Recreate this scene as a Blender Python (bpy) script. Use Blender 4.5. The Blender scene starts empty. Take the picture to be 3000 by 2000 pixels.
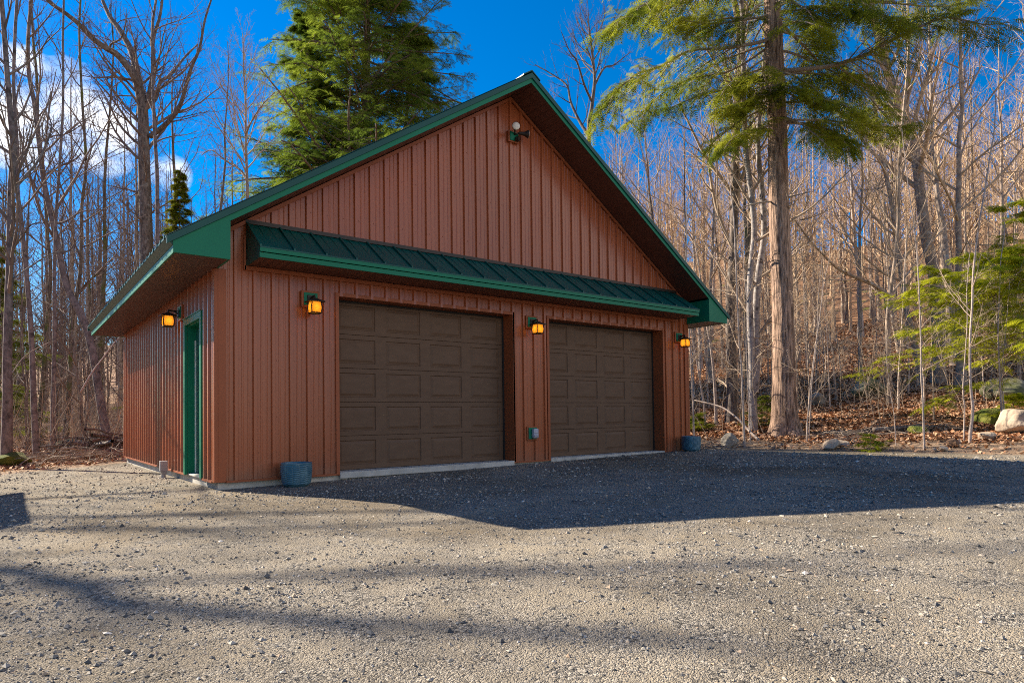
import bpy, math, random
import numpy as np
from mathutils import Matrix, Vector

rng = np.random.default_rng(7)
random.seed(7)
SC = bpy.context.scene
COL = SC.collection

# ------------------------------------------------------------------ camera model (metres, garage front-left corner = origin)
CAM = np.array([-2.01487, -8.49178, 0.75127])
YAW, PITCH, ROLL, FPX, SHIFT = -0.657882, 0.0242815, -0.0128132, 1917.45, 170.948
_f = np.array([-math.sin(YAW) * math.cos(PITCH), math.cos(YAW) * math.cos(PITCH), math.sin(PITCH)])
_r = np.array([math.cos(YAW), math.sin(YAW), 0.0])
_u = np.cross(_r, _f)
CR = math.cos(ROLL) * _r + math.sin(ROLL) * _u
CU = -math.sin(ROLL) * _r + math.cos(ROLL) * _u
CF = _f


def at(px, py, depth):
    """world point that lies depth metres out along the viewing axis"""
    u = (px - 1500) / FPX
    v = (1000 + SHIFT - py) / FPX
    return CAM + depth * (CF + u * CR + v * CU)


# ------------------------------------------------------------------ numpy value noise and terrain
_tab = np.random.default_rng(3).random((256, 256))


def vnoise(x, y):
    xi = np.floor(x).astype(int); yi = np.floor(y).astype(int)
    fx = x - xi; fy = y - yi
    fx = fx * fx * (3 - 2 * fx); fy = fy * fy * (3 - 2 * fy)
    a = _tab[xi & 255, yi & 255]; b = _tab[(xi + 1) & 255, yi & 255]
    c = _tab[xi & 255, (yi + 1) & 255]; d = _tab[(xi + 1) & 255, (yi + 1) & 255]
    return (a * (1 - fx) + b * fx) * (1 - fy) + (c * (1 - fx) + d * fx) * fy - 0.5


def fbm(x, y, n=3):
    s = 0; a = 1.0
    for i in range(n):
        s = s + a * vnoise(x * 2 ** i + 17.3 * i, y * 2 ** i + 5.1 * i); a *= 0.5
    return s


def sstep(a, b, x):
    t = np.clip((x - a) / (b - a), 0, 1)
    return t * t * (3 - 2 * t)


def right_h(x, y):
    return 0.965 * x + 0.26 * y - 11.85


def woods_mask(x, y):
    """signed distance-like value: > 0 inside the woods, < 0 on the gravel"""
    x = np.asarray(x, float); y = np.asarray(y, float)
    w = 0.35 * fbm(x * 0.9, y * 0.9)
    a = right_h(x, y) + w
    b = (y - (7.75 + 0.95 * np.clip(x, -2.6, 0.3))) * 0.75 + w * 0.7
    c = (-7.5 - x) + w
    return np.maximum(np.maximum(a, b), c)


def terrain(x, y):
    x = np.asarray(x, float); y = np.asarray(y, float)
    xc = np.clip(x, -8, 9.2)
    z = -0.105 + 0.0115 * xc + np.clip(-y / 5, 0, 0.75) * 0.0115 * xc * (1 - sstep(6, 11, x)) - 0.006 * np.clip(y, 0, 12) - 0.125 * sstep(8.9, 11.6, x)
    z = z - 0.035 * np.exp(-((x - 1.2) ** 2 + (y + 3.6) ** 2) / 5)
    h = np.clip(right_h(x, y), 0, None)
    hill = 0.115 * h + 0.0018 * np.clip(h, 0, 95) ** 2
    hill = np.where(h > 95, hill * 0 + 0.115 * 95 + 0.0018 * 95 ** 2 - 0.02 * (h - 95), hill)
    back = np.clip(y - 22, 0, None)
    hill = hill + 0.018 * back
    wm = woods_mask(x, y)
    bank = sstep(0, 1.6, wm)
    z = z + hill + bank * (0.04 + 0.16 * fbm(x * 0.35, y * 0.35) + 0.07 * fbm(x * 1.6, y * 1.6, 2))
    near = 1 - bank
    z = z + near * (0.018 * fbm(x * 0.55 + 3, y * 0.55) + 0.006 * fbm(x * 3.1, y * 3.1, 2)) * sstep(-0.2, 1.2, np.hypot(np.clip(np.abs(x - 4.57) - 4.6, 0, None), np.clip(np.abs(y - 3.85) - 3.9, 0, None)))
    return z


def tz(x, y):
    return float(terrain(np.array([x]), np.array([y]))[0])


# ------------------------------------------------------------------ materials
def new_mat(name):
    m = bpy.data.materials.new(name); m.use_nodes = True
    nt = m.node_tree
    return m, nt, nt.nodes, nt.links, nt.nodes['Principled BSDF']


def mat(name, c1, c2=None, scale=6.0, rough=0.6, metal=0.0, bump=0.0, bscale=None, detail=6, spec=0.5, stretch=None, coords='Object', contrast=(0.35, 0.65)):
    m, nt, N, L, P = new_mat(name)
    P.inputs['Roughness'].default_value = rough
    P.inputs['Metallic'].default_value = metal
    P.inputs['Specular IOR Level'].default_value = spec
    P.inputs['Base Color'].default_value = (*c1, 1)
    if c2 is None and not bump:
        return m
    tc = N.new('ShaderNodeTexCoord'); mp = N.new('ShaderNodeMapping')
    L.new(tc.outputs[coords], mp.inputs[0])
    if stretch: mp.inputs['Scale'].default_value = stretch
    if c2 is not None:
        n = N.new('ShaderNodeTexNoise'); n.inputs['Scale'].default_value = scale; n.inputs['Detail'].default_value = detail
        L.new(mp.outputs[0], n.inputs['Vector'])
        r = N.new('ShaderNodeValToRGB')
        r.color_ramp.elements[0].position = contrast[0]; r.color_ramp.elements[1].position = contrast[1]
        r.color_ramp.elements[0].color = (*c1, 1); r.color_ramp.elements[1].color = (*c2, 1)
        L.new(n.outputs['Fac'], r.inputs[0]); L.new(r.outputs[0], P.inputs['Base Color'])
    if bump:
        n2 = N.new('ShaderNodeTexNoise'); n2.inputs['Scale'].default_value = bscale or scale * 3; n2.inputs['Detail'].default_value = 5
        L.new(mp.outputs[0], n2.inputs['Vector'])
        b = N.new('ShaderNodeBump'); b.inputs['Strength'].default_value = 1.0; b.inputs['Distance'].default_value = bump
        L.new(n2.outputs['Fac'], b.inputs['Height']); L.new(b.outputs[0], P.inputs['Normal'])
    return m


def bark(name, c1, c2, vs=(9, 9, 1.6), bump=0.02, scale=1.0, moss=None, lichen=None):
    m, nt, N, L, P = new_mat(name)
    P.inputs['Roughness'].default_value = 0.9; P.inputs['Specular IOR Level'].default_value = 0.2
    tc = N.new('ShaderNodeTexCoord'); mp = N.new('ShaderNodeMapping'); mp.inputs['Scale'].default_value = vs
    L.new(tc.outputs['Object'], mp.inputs[0])
    n = N.new('ShaderNodeTexNoise'); n.inputs['Scale'].default_value = scale * 2; n.inputs['Detail'].default_value = 7; n.inputs['Roughness'].default_value = 0.65
    n.inputs['Distortion'].default_value = 0.6
    L.new(mp.outputs[0], n.inputs['Vector'])
    r = N.new('ShaderNodeValToRGB'); r.color_ramp.elements[0].position = 0.36; r.color_ramp.elements[1].position = 0.6
    r.color_ramp.elements[0].color = (*c1, 1); r.color_ramp.elements[1].color = (*c2, 1)
    L.new(n.outputs['Fac'], r.inputs[0])
    out = r.outputs[0]
    for col, sc_, lo in ((moss, 1.1, 0.52), (lichen, 5.0, 0.56)):
        if col is None: continue
        n3 = N.new('ShaderNodeTexNoise'); n3.inputs['Scale'].default_value = sc_; n3.inputs['Detail'].default_value = 6
        L.new(tc.outputs['Object'], n3.inputs['Vector'])
        rr = N.new('ShaderNodeMapRange'); rr.inputs[1].default_value = lo; rr.inputs[2].default_value = lo + 0.12
        L.new(n3.outputs['Fac'], rr.inputs[0])
        mx = N.new('ShaderNodeMix'); mx.data_type = 'RGBA'
        L.new(rr.outputs[0], mx.inputs['Factor']); L.new(out, mx.inputs['A']); mx.inputs['B'].default_value = (*col, 1)
        out = mx.outputs['Result']
    L.new(out, P.inputs['Base Color'])
    b = N.new('ShaderNodeBump'); b.inputs['Distance'].default_value = bump; b.inputs['Strength'].default_value = 1.0
    L.new(n.outputs['Fac'], b.inputs['Height']); L.new(b.outputs[0], P.inputs['Normal'])
    return m


def foliage(name, c1, c2, scale=1.5, trans=0.45):
    m, nt, N, L, P = new_mat(name)
    N.remove(P)
    out = N['Material Output']
    tc = N.new('ShaderNodeTexCoord')
    n = N.new('ShaderNodeTexNoise'); n.inputs['Scale'].default_value = scale; n.inputs['Detail'].default_value = 5
    L.new(tc.outputs['Object'], n.inputs['Vector'])
    r = N.new('ShaderNodeValToRGB'); r.color_ramp.elements[0].position = 0.35; r.color_ramp.elements[1].position = 0.66
    r.color_ramp.elements[0].color = (*c1, 1); r.color_ramp.elements[1].color = (*c2, 1)
    L.new(n.outputs['Fac'], r.inputs[0])
    d = N.new('ShaderNodeBsdfDiffuse'); t = N.new('ShaderNodeBsdfTranslucent')
    L.new(r.outputs[0], d.inputs[0]); L.new(r.outputs[0], t.inputs[0])
    mx = N.new('ShaderNodeMixShader'); mx.inputs[0].default_value = trans
    L.new(d.outputs[0], mx.inputs[1]); L.new(t.outputs[0], mx.inputs[2])
    L.new(mx.outputs[0], out.inputs['Surface'])
    return m


def emit(name, c, s, trans=None):
    m, nt, N, L, P = new_mat(name)
    if trans:
        t = N.new('ShaderNodeBsdfTranslucent'); t.inputs[0].default_value = (*trans, 1)
        e = N.new('ShaderNodeEmission'); e.inputs[0].default_value = (*c, 1); e.inputs[1].default_value = s
        a = N.new('ShaderNodeAddShader')
        L.new(t.outputs[0], a.inputs[0]); L.new(e.outputs[0], a.inputs[1])
        L.new(a.outputs[0], N['Material Output'].inputs['Surface'])
    else:
        P.inputs['Base Color'].default_value = (*c, 1)
        P.inputs['Emission Color'].default_value = (*c, 1); P.inputs['Emission Strength'].default_value = s
    return m


M = {}


def siding_mat():
    m, nt, N, L, P = new_mat('brown_metal_siding')
    P.inputs['Roughness'].default_value = 0.34; P.inputs['Specular IOR Level'].default_value = 0.45
    tc = N.new('ShaderNodeTexCoord'); sp = N.new('ShaderNodeSeparateXYZ'); L.new(tc.outputs['Object'], sp.inputs[0])

    def mt(op, a, b=0.0):
        x = N.new('ShaderNodeMath'); x.operation = op
        for i, v in enumerate((a, b)):
            if isinstance(v, (int, float)): x.inputs[i].default_value = v
            else: L.new(v, x.inputs[i])
        return x.outputs[0]
    sheet = mt('FLOOR', mt('MULTIPLY', mt('ADD', mt('ADD', sp.outputs[0], sp.outputs[1]), 0.04), 1 / 0.9144))
    wn = N.new('ShaderNodeTexWhiteNoise'); wn.noise_dimensions = '1D'; L.new(sheet, wn.inputs['W'])
    n = N.new('ShaderNodeTexNoise'); n.inputs['Scale'].default_value = 1.1; n.inputs['Detail'].default_value = 6
    mp = N.new('ShaderNodeMapping'); mp.inputs['Scale'].default_value = (2.5, 2.5, 0.5); L.new(tc.outputs['Object'], mp.inputs[0]); L.new(mp.outputs[0], n.inputs['Vector'])
    f = mt('ADD', mt('MULTIPLY', wn.outputs['Value'], 0.45), mt('MULTIPLY', n.outputs['Fac'], 0.6))
    r = N.new('ShaderNodeValToRGB'); r.color_ramp.elements[0].position = 0.15; r.color_ramp.elements[1].position = 0.9
    r.color_ramp.elements[0].color = (0.285, 0.074, 0.026, 1); r.color_ramp.elements[1].color = (0.36, 0.100, 0.038, 1)
    L.new(f, r.inputs[0])
    # dust thrown up by rain along the foot of the wall
    n2 = N.new('ShaderNodeTexNoise'); n2.inputs['Scale'].default_value = 9; n2.inputs['Detail'].default_value = 8; L.new(tc.outputs['Object'], n2.inputs['Vector'])
    h = N.new('ShaderNodeMapRange'); h.inputs[1].default_value = 0.38; h.inputs[2].default_value = 0.0; L.new(sp.outputs[2], h.inputs[0])
    d = mt('MULTIPLY', mt('MULTIPLY', h.outputs[0], h.outputs[0]), mt('MULTIPLY', n2.outputs['Fac'], 0.75))
    mx = N.new('ShaderNodeMix'); mx.data_type = 'RGBA'; L.new(d, mx.inputs['Factor']); L.new(r.outputs[0], mx.inputs['A']); mx.inputs['B'].default_value = (0.20, 0.14, 0.10, 1)
    L.new(mx.outputs['Result'], P.inputs['Base Color'])
    rg = N.new('ShaderNodeMapRange'); rg.inputs[3].default_value = 0.20; rg.inputs[4].default_value = 0.36; L.new(n.outputs['Fac'], rg.inputs[0]); L.new(rg.outputs[0], P.inputs['Roughness'])
    return m


M['siding'] = siding_mat()
M['trim'] = mat('brown_trim', (0.27, 0.074, 0.027), (0.31, 0.086, 0.033), scale=2, rough=0.5, spec=0.3)
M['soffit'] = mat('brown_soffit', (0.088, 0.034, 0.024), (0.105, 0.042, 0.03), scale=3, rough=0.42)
M['green'] = mat('green_trim', (0.003, 0.155, 0.083), (0.005, 0.175, 0.095), scale=1.4, rough=0.48, spec=0.22)
M['green_shaded'] = mat('shaded_green_metal', (0.001, 0.062, 0.054), (0.002, 0.078, 0.066), scale=1.2, rough=0.42, spec=0.28)  # same green as the trim, darkened to stand for shade and grazing view
M['door'] = mat('brown_garage_door', (0.112, 0.064, 0.038), (0.130, 0.076, 0.046), scale=5, rough=0.6, spec=0.3, stretch=(1, 1, 3))
M['seal'] = mat('black_rubber', (0.012, 0.012, 0.013), rough=0.7)
M['white'] = mat('white_weatherstrip', (0.75, 0.73, 0.72), rough=0.5)
M['concrete'] = mat('concrete', (0.36, 0.35, 0.32), (0.5, 0.48, 0.44), scale=5, rough=0.9, bump=0.004, bscale=50)
M['entry'] = mat('green_entry_door', (0.008, 0.10, 0.07), (0.01, 0.115, 0.08), scale=2, rough=0.4)
M['bronze'] = mat('dark_bronze', (0.022, 0.016, 0.013), (0.035, 0.026, 0.02), scale=20, rough=0.5, metal=0.3)
M['glass'] = emit('amber_lamp_glass', (1.0, 0.36, 0.022), 0.10, trans=(0.66, 0.33, 0.05))
M['bulb'] = emit('lit_bulb', (1.0, 0.62, 0.22), 4.2)
for k_ in ('glass', 'bulb'): M[k_].cycles.emission_sampling = 'NONE'
M['lens'] = mat('cream_lamp_lens', (0.72, 0.66, 0.56), (0.62, 0.55, 0.46), scale=14, rough=0.35)
M['grey_plastic'] = mat('grey_plastic', (0.25, 0.24, 0.26), (0.31, 0.30, 0.32), scale=8, rough=0.45)
M['clear_cover'] = mat('clear_cover_plastic', (0.30, 0.33, 0.42), (0.42, 0.44, 0.52), scale=25, rough=0.12)
M['glaze'] = mat('blue_ceramic_glaze', (0.025, 0.105, 0.165), (0.075, 0.175, 0.225), scale=9, rough=0.33, spec=0.6)
M['soil'] = mat('potting_soil', (0.03, 0.018, 0.013), (0.06, 0.035, 0.025), scale=30, rough=1, bump=0.01, bscale=60)
M['rock_grey'] = mat('grey_rock', (0.20, 0.175, 0.14), (0.36, 0.33, 0.28), scale=3.2, rough=0.92, bump=0.03, bscale=9)
M['rock_pale'] = mat('pale_rock', (0.33, 0.255, 0.19), (0.50, 0.41, 0.32), scale=2.4, rough=0.9, bump=0.03, bscale=8)
M['rock_moss'] = mat('mossy_rock', (0.075, 0.085, 0.03), (0.24, 0.22, 0.16), scale=2.0, rough=0.95, bump=0.04, bscale=7, contrast=(0.42, 0.6))
M['moss'] = mat('moss', (0.07, 0.10, 0.012), (0.17, 0.17, 0.03), scale=5, rough=1, bump=0.03, bscale=40)
M['earth'] = mat('rusty_earth', (0.11, 0.06, 0.035), (0.22, 0.13, 0.08), scale=9, rough=1, bump=0.03, bscale=25)
M['bark_hemlock'] = bark('hemlock_bark', (0.085, 0.052, 0.038), (0.47, 0.32, 0.24), vs=(9, 9, 1.1), bump=0.07)
M['bark_grey'] = bark('grey_bark', (0.18, 0.138, 0.112), (0.42, 0.325, 0.255), vs=(6, 6, 2.2), bump=0.015, lichen=(0.40, 0.37, 0.33))
M['bark_slate'] = bark('slate_grey_bark', (0.095, 0.078, 0.076), (0.23, 0.19, 0.185), vs=(5, 5, 3), bump=0.012, lichen=(0.06, 0.05, 0.05))
M['bark_dark'] = bark('dark_bark', (0.065, 0.052, 0.046), (0.22, 0.175, 0.15), vs=(7, 7, 1.6), bump=0.03, lichen=(0.26, 0.24, 0.22))
M['bark_moss'] = bark('mossy_bark', (0.06, 0.045, 0.036), (0.20, 0.16, 0.12), vs=(8, 8, 2.0), bump=0.03, moss=(0.10, 0.12, 0.02))
M['bark_pale'] = bark('pale_sapling_bark', (0.30, 0.235, 0.20), (0.52, 0.43, 0.375), vs=(8, 8, 7), bump=0.006)
M['bark_birch'] = bark('speckled_bark', (0.22, 0.19, 0.18), (0.40, 0.36, 0.34), vs=(3, 3, 5), bump=0.008, lichen=(0.10, 0.085, 0.08))
M['twig'] = mat('twig_bark', (0.31, 0.235, 0.175), (0.48, 0.37, 0.275), scale=1.5, rough=0.9, spec=0.2)
M['twig_tan'] = mat('tan_twig_bark', (0.42, 0.285, 0.175), (0.60, 0.44, 0.29), scale=1.0, rough=0.9, spec=0.2)
M['twig_dark'] = mat('dark_twig_bark', (0.12, 0.088, 0.074), (0.24, 0.18, 0.155), scale=1.5, rough=0.9, spec=0.2)  # darker copy of the twig bark; stands for backlit shade on left trees
M['dead_wood'] = bark('dead_wood', (0.16, 0.12, 0.095), (0.40, 0.33, 0.27), vs=(14, 14, 14), bump=0.008)
M['needle'] = foliage('hemlock_needles', (0.10, 0.145, 0.016), (0.33, 0.34, 0.03), scale=0.8, trans=0.5)
M['needle_tall'] = foliage('tall_evergreen_needles', (0.075, 0.14, 0.022), (0.26, 0.33, 0.035), scale=0.45, trans=0.5)
M['needle_dark'] = foliage('dark_hemlock_needles', (0.075, 0.115, 0.018), (0.22, 0.23, 0.03), scale=0.55)
M['needle_bright'] = foliage('young_hemlock_needles', (0.33, 0.38, 0.018), (0.52, 0.52, 0.035), scale=1.6)
M['leaf_dead'] = None


def leaf_mat():
    m, nt, N, L, P = new_mat('dead_leaves')
    P.inputs['Roughness'].default_value = 0.85; P.inputs['Specular IOR Level'].default_value = 0.25
    g = N.new('ShaderNodeNewGeometry')
    r = N.new('ShaderNodeValToRGB')
    e = r.color_ramp.elements
    e[0].position = 0.0; e[0].color = (0.20, 0.095, 0.05, 1)
    e[1].position = 1.0; e[1].color = (0.60, 0.43, 0.29, 1)
    for p, c in ((0.35, (0.37, 0.18, 0.092, 1)), (0.7, (0.53, 0.31, 0.18, 1))):
        x = e.new(p); x.color = c
    L.new(g.outputs['Random Per Island'], r.inputs[0]); L.new(r.outputs[0], P.inputs['Base Color'])
    return m


def stone_mat():
    m, nt, N, L, P = new_mat('gravel_stones')
    P.inputs['Roughness'].default_value = 0.8; P.inputs['Specular IOR Level'].default_value = 0.35
    g = N.new('ShaderNodeNewGeometry')
    r = N.new('ShaderNodeValToRGB')
    e = r.color_ramp.elements
    e[0].position = 0.0; e[0].color = (0.07, 0.069, 0.068, 1)
    e[1].position = 1.0; e[1].color = (0.68, 0.63, 0.56, 1)
    for p, c in ((0.3, (0.165, 0.155, 0.14, 1)), (0.62, (0.28, 0.253, 0.215, 1)), (0.86, (0.42, 0.38, 0.32, 1)), (0.95, (0.44, 0.31, 0.20, 1))):
        x = e.new(p); x.color = c
    L.new(g.outputs['Random Per Island'], r.inputs[0]); L.new(r.outputs[0], P.inputs['Base Color'])
    return m


M['leaf_dead'] = leaf_mat()
M['stone'] = stone_mat()


def ground_mat():
    m, nt, N, L, P = new_mat('gravel_and_forest_floor')
    P.inputs['Roughness'].default_value = 0.95; P.inputs['Specular IOR Level'].default_value = 0.15
    tc = N.new('ShaderNodeTexCoord')

    def noise(scale, detail=6, rough=0.6):
        n = N.new('ShaderNodeTexNoise'); n.inputs['Scale'].default_value = scale; n.inputs['Detail'].default_value = detail; n.inputs['Roughness'].default_value = rough
        L.new(tc.outputs['Object'], n.inputs['Vector']); return n

    def ramp(src, stops):
        r = N.new('ShaderNodeValToRGB'); e = r.color_ramp.elements
        e[0].position, e[0].color = stops[0][0], (*stops[0][1], 1)
        e[1].position, e[1].color = stops[-1][0], (*stops[-1][1], 1)
        for p, c in stops[1:-1]:
            x = e.new(p); x.color = (*c, 1)
        L.new(src, r.inputs[0]); return r

    def mix(f, a, b, blend='MIX'):
        x = N.new('ShaderNodeMix'); x.data_type = 'RGBA'; x.blend_type = blend
        if isinstance(f, float): x.inputs['Factor'].default_value = f
        else: L.new(f, x.inputs['Factor'])
        L.new(a, x.inputs['A']); L.new(b, x.inputs['B']); return x.outputs['Result']
    # gravel: fine sand, small stones by cell, large tonal drift
    v = N.new('ShaderNodeTexVoronoi'); v.inputs['Scale'].default_value = 165; L.new(tc.outputs['Object'], v.inputs['Vector'])
    v2 = N.new('ShaderNodeTexVoronoi'); v2.inputs['Scale'].default_value = 78; L.new(tc.outputs['Object'], v2.inputs['Vector'])
    sep = N.new('ShaderNodeSeparateColor'); L.new(v.outputs['Color'], sep.inputs[0])
    sep2 = N.new('ShaderNodeSeparateColor'); L.new(v2.outputs['Color'], sep2.inputs[0])
    st = ramp(sep.outputs[0], [(0, (0.07, 0.068, 0.066)), (0.35, (0.25, 0.225, 0.19)), (0.8, (0.38, 0.34, 0.28)), (1, (0.56, 0.52, 0.46))])
    st2 = ramp(sep2.outputs[0], [(0, (0.055, 0.055, 0.056)), (0.5, (0.24, 0.22, 0.19)), (1, (0.47, 0.43, 0.37))])
    sand = ramp(noise(160, 3).outputs['Fac'], [(0.3, (0.22, 0.19, 0.148)), (0.7, (0.42, 0.37, 0.295))])
    n1 = ramp(noise(2.6, 7, 0.7).outputs['Fac'], [(0.4, (0, 0, 0)), (0.62, (1, 1, 1))])
    n2 = ramp(noise(5.5, 5).outputs['Fac'], [(0.5, (0, 0, 0)), (0.6, (1, 1, 1))])
    g = mix(n1.outputs[0], sand.outputs[0], st.outputs[0])
    g = mix(n2.outputs[0], g, st2.outputs[0])
    drift = ramp(noise(0.75, 7, 0.62).outputs['Fac'], [(0.34, (0.58, 0.565, 0.55)), (0.5, (0.88, 0.87, 0.86)), (0.66, (1.12, 1.10, 1.06))])
    g = mix(1.0, g, drift.outputs[0], 'MULTIPLY')
    damp = ramp(noise(0.23, 6, 0.65).outputs['Fac'], [(0.50, (1.0, 1.0, 1.0)), (0.60, (0.80, 0.755, 0.69))])
    g = mix(1.0, g, damp.outputs[0], 'MULTIPLY')
    # forest floor
    f = ramp(noise(14, 8, 0.7).outputs['Fac'], [(0.3, (0.12, 0.066, 0.04)), (0.5, (0.27, 0.155, 0.09)), (0.72, (0.45, 0.29, 0.185))])
    f2 = ramp(noise(1.1, 5).outputs['Fac'], [(0.35, (0.6, 0.55, 0.5)), (0.65, (1.1, 1.05, 1.0))])
    ff = mix(1.0, f.outputs[0], f2.outputs[0], 'MULTIPLY')
    mossn = ramp(noise(0.55, 6).outputs['Fac'], [(0.60, (0, 0, 0)), (0.66, (1, 1, 1))])
    mossc = ramp(noise(20, 4).outputs['Fac'], [(0.3, (0.06, 0.075, 0.012)), (0.7, (0.15, 0.145, 0.03))])
    ff = mix(mossn.outputs[0], ff, mossc.outputs[0])
    # bare dirt between gravel and leaves
    dirt = ramp(noise(9, 7, 0.7).outputs['Fac'], [(0.3, (0.22, 0.145, 0.095)), (0.7, (0.46, 0.335, 0.235))])
    a = N.new('ShaderNodeAttribute'); a.attribute_name = 'woods'
    ad = N.new('ShaderNodeMath'); ad.operation = 'ADD'
    L.new(a.outputs['Fac'], ad.inputs[0])
    nz = noise(3.5, 6); sc_ = N.new('ShaderNodeMath'); sc_.operation = 'MULTIPLY_ADD'; sc_.inputs[1].default_value = 0.9; sc_.inputs[2].default_value = -0.45
    L.new(nz.outputs['Fac'], sc_.inputs[0]); L.new(sc_.outputs[0], ad.inputs[1])
    m1 = N.new('ShaderNodeMapRange'); m1.inputs[1].default_value = -0.15; m1.inputs[2].default_value = 0.15; L.new(ad.outputs[0], m1.inputs[0])
    m2 = N.new('ShaderNodeMapRange'); m2.inputs[1].default_value = 1.0; m2.inputs[2].default_value = 1.9; L.new(ad.outputs[0], m2.inputs[0])
    c = mix(m1.outputs[0], g, dirt.outputs[0]); c = mix(m2.outputs[0], c, ff)
    L.new(c, P.inputs['Base Color'])
    # relief
    inv = N.new('ShaderNodeMath'); inv.operation = 'MULTIPLY_ADD'; inv.inputs[1].default_value = -0.009; inv.inputs[2].default_value = 0.01
    L.new(v.outputs['Distance'], inv.inputs[0])
    inv2 = N.new('ShaderNodeMath'); inv2.operation = 'MULTIPLY_ADD'; inv2.inputs[1].default_value = -0.010
    L.new(v2.outputs['Distance'], inv2.inputs[0]); L.new(inv.outputs[0], inv2.inputs[2])
    nb = N.new('ShaderNodeMath'); nb.operation = 'MULTIPLY_ADD'; nb.inputs[1].default_value = 0.020
    L.new(noise(9, 8, 0.75).outputs['Fac'], nb.inputs[0]); L.new(inv2.outputs[0], nb.inputs[2])
    b = N.new('ShaderNodeBump'); b.inputs['Distance'].default_value = 1.0; b.inputs['Strength'].default_value = 0.9
    L.new(nb.outputs[0], b.inputs['Height']); L.new(b.outputs[0], P.inputs['Normal'])
    return m


M['ground'] = ground_mat()


# ------------------------------------------------------------------ objects
def link(o, parent=None):
    COL.objects.link(o)
    if parent is not None: o.parent = parent
    return o


def np_mesh(name, V, F, m, parent=None, smooth=False, loc=None):
    """V (n,3); F (k,3) or (k,4) array, or a list of such arrays"""
    me = bpy.data.meshes.new(name)
    Fs = F if isinstance(F, list) else [F]
    V = np.ascontiguousarray(V, dtype=np.float32)
    me.vertices.add(len(V)); me.vertices.foreach_set('co', V.ravel())
    nl = sum(f.size for f in Fs); nf = sum(len(f) for f in Fs)
    me.loops.add(nl); me.polygons.add(nf)
    me.loops.foreach_set('vertex_index', np.concatenate([f.ravel() for f in Fs]).astype(np.int32))
    tot = np.concatenate([np.full(len(f), f.shape[1]) for f in Fs])
    st = np.concatenate([[0], np.cumsum(tot)[:-1]])
    me.polygons.foreach_set('loop_start', st.astype(np.int32))
    me.polygons.foreach_set('use_smooth', np.full(nf, smooth))
    me.update(calc_edges=True)
    me.materials.append(m)
    o = bpy.data.objects.new(name, me)
    if loc is not None: o.location = loc
    return link(o, parent)


class MB:
    def __init__(s): s.v = []; s.f = []

    def poly(s, pts):
        i = len(s.v); s.v += [tuple(map(float, p)) for p in pts]; s.f.append(tuple(range(i, i + len(pts)))); return s

    def box(s, x0, x1, y0, y1, z0, z1):
        i = len(s.v)
        s.v += [(x, y, z) for z in (z0, z1) for (x, y) in ((x0, y0), (x1, y0), (x1, y1), (x0, y1))]
        s.f += [tuple(i + k for k in q) for q in ((3, 2, 1, 0), (4, 5, 6, 7), (0, 1, 5, 4), (1, 2, 6, 5), (2, 3, 7, 6), (3, 0, 4, 7))]
        return s

    def prism(s, pts, off):
        """closed polygon pts (3d) pushed along off"""
        n = len(pts); i = len(s.v)
        s.v += [tuple(p) for p in pts] + [tuple(np.add(p, off)) for p in pts]
        s.f.append(tuple(i + k for k in range(n))); s.f.append(tuple(i + n + k for k in reversed(range(n))))
        for k in range(n):
            j = (k + 1) % n
            s.f.append((i + k, i + n + k, i + n + j, i + j))
        return s

    def frustum(s, c, rb, rt, z0, z1):
        x, y = c; i = len(s.v)
        for z, r in ((z0, rb), (z1, rt)):
            s.v += [(x - r, y - r, z), (x + r, y - r, z), (x + r, y + r, z), (x - r, y + r, z)]
        s.f += [tuple(i + k for k in q) for q in ((3, 2, 1, 0), (4, 5, 6, 7), (0, 1, 5, 4), (1, 2, 6, 5), (2, 3, 7, 6), (3, 0, 4, 7))]
        return s

    def tube(s, pts, rad, n=8, cap=True):
        pts = np.array(pts, float); rad = np.broadcast_to(np.array(rad, float), (len(pts),))
        V, F = tubes(pts[None], rad[None], n)
        i = len(s.v); s.v += [tuple(v) for v in V]; s.f += [tuple(int(k) + i for k in q) for q in F]
        if cap:
            s.f.append(tuple(i + k for k in reversed(range(n)))); s.f.append(tuple(i + (len(pts) - 1) * n + k for k in range(n)))
        return s

    def build(s, name, m, parent=None, smooth=False, bevel=0, loc=None):
        me = bpy.data.meshes.new(name); me.from_pydata(s.v, [], s.f); me.update()
        me.materials.append(m)
        if smooth: me.polygons.foreach_set('use_smooth', np.full(len(me.polygons), True))
        o = bpy.data.objects.new(name, me)
        if loc is not None: o.location = loc
        link(o, parent)
        if bevel:
            b = o.modifiers.new('Bevel', 'BEVEL'); b.width = bevel; b.segments = 2; b.limit_method = 'ANGLE'
        return o


def tag(o, label=None, cat=None, group=None, kind=None):
    if label: o['label'] = label
    if cat: o['category'] = cat
    if group: o['group'] = group
    if kind: o['kind'] = kind
    return o


def thing(name, label, cat, loc=(0, 0, 0), rz=0, group=None):
    o = bpy.data.objects.new(name, None); o.empty_display_size = 0.2
    o.location = loc; o.rotation_euler = (0, 0, rz)
    link(o); tag(o, label, cat, group); return o


# ------------------------------------------------------------------ branch growth, vectorised
def nrm(a):
    return a / np.maximum(np.linalg.norm(a, axis=-1, keepdims=True), 1e-9)


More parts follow.
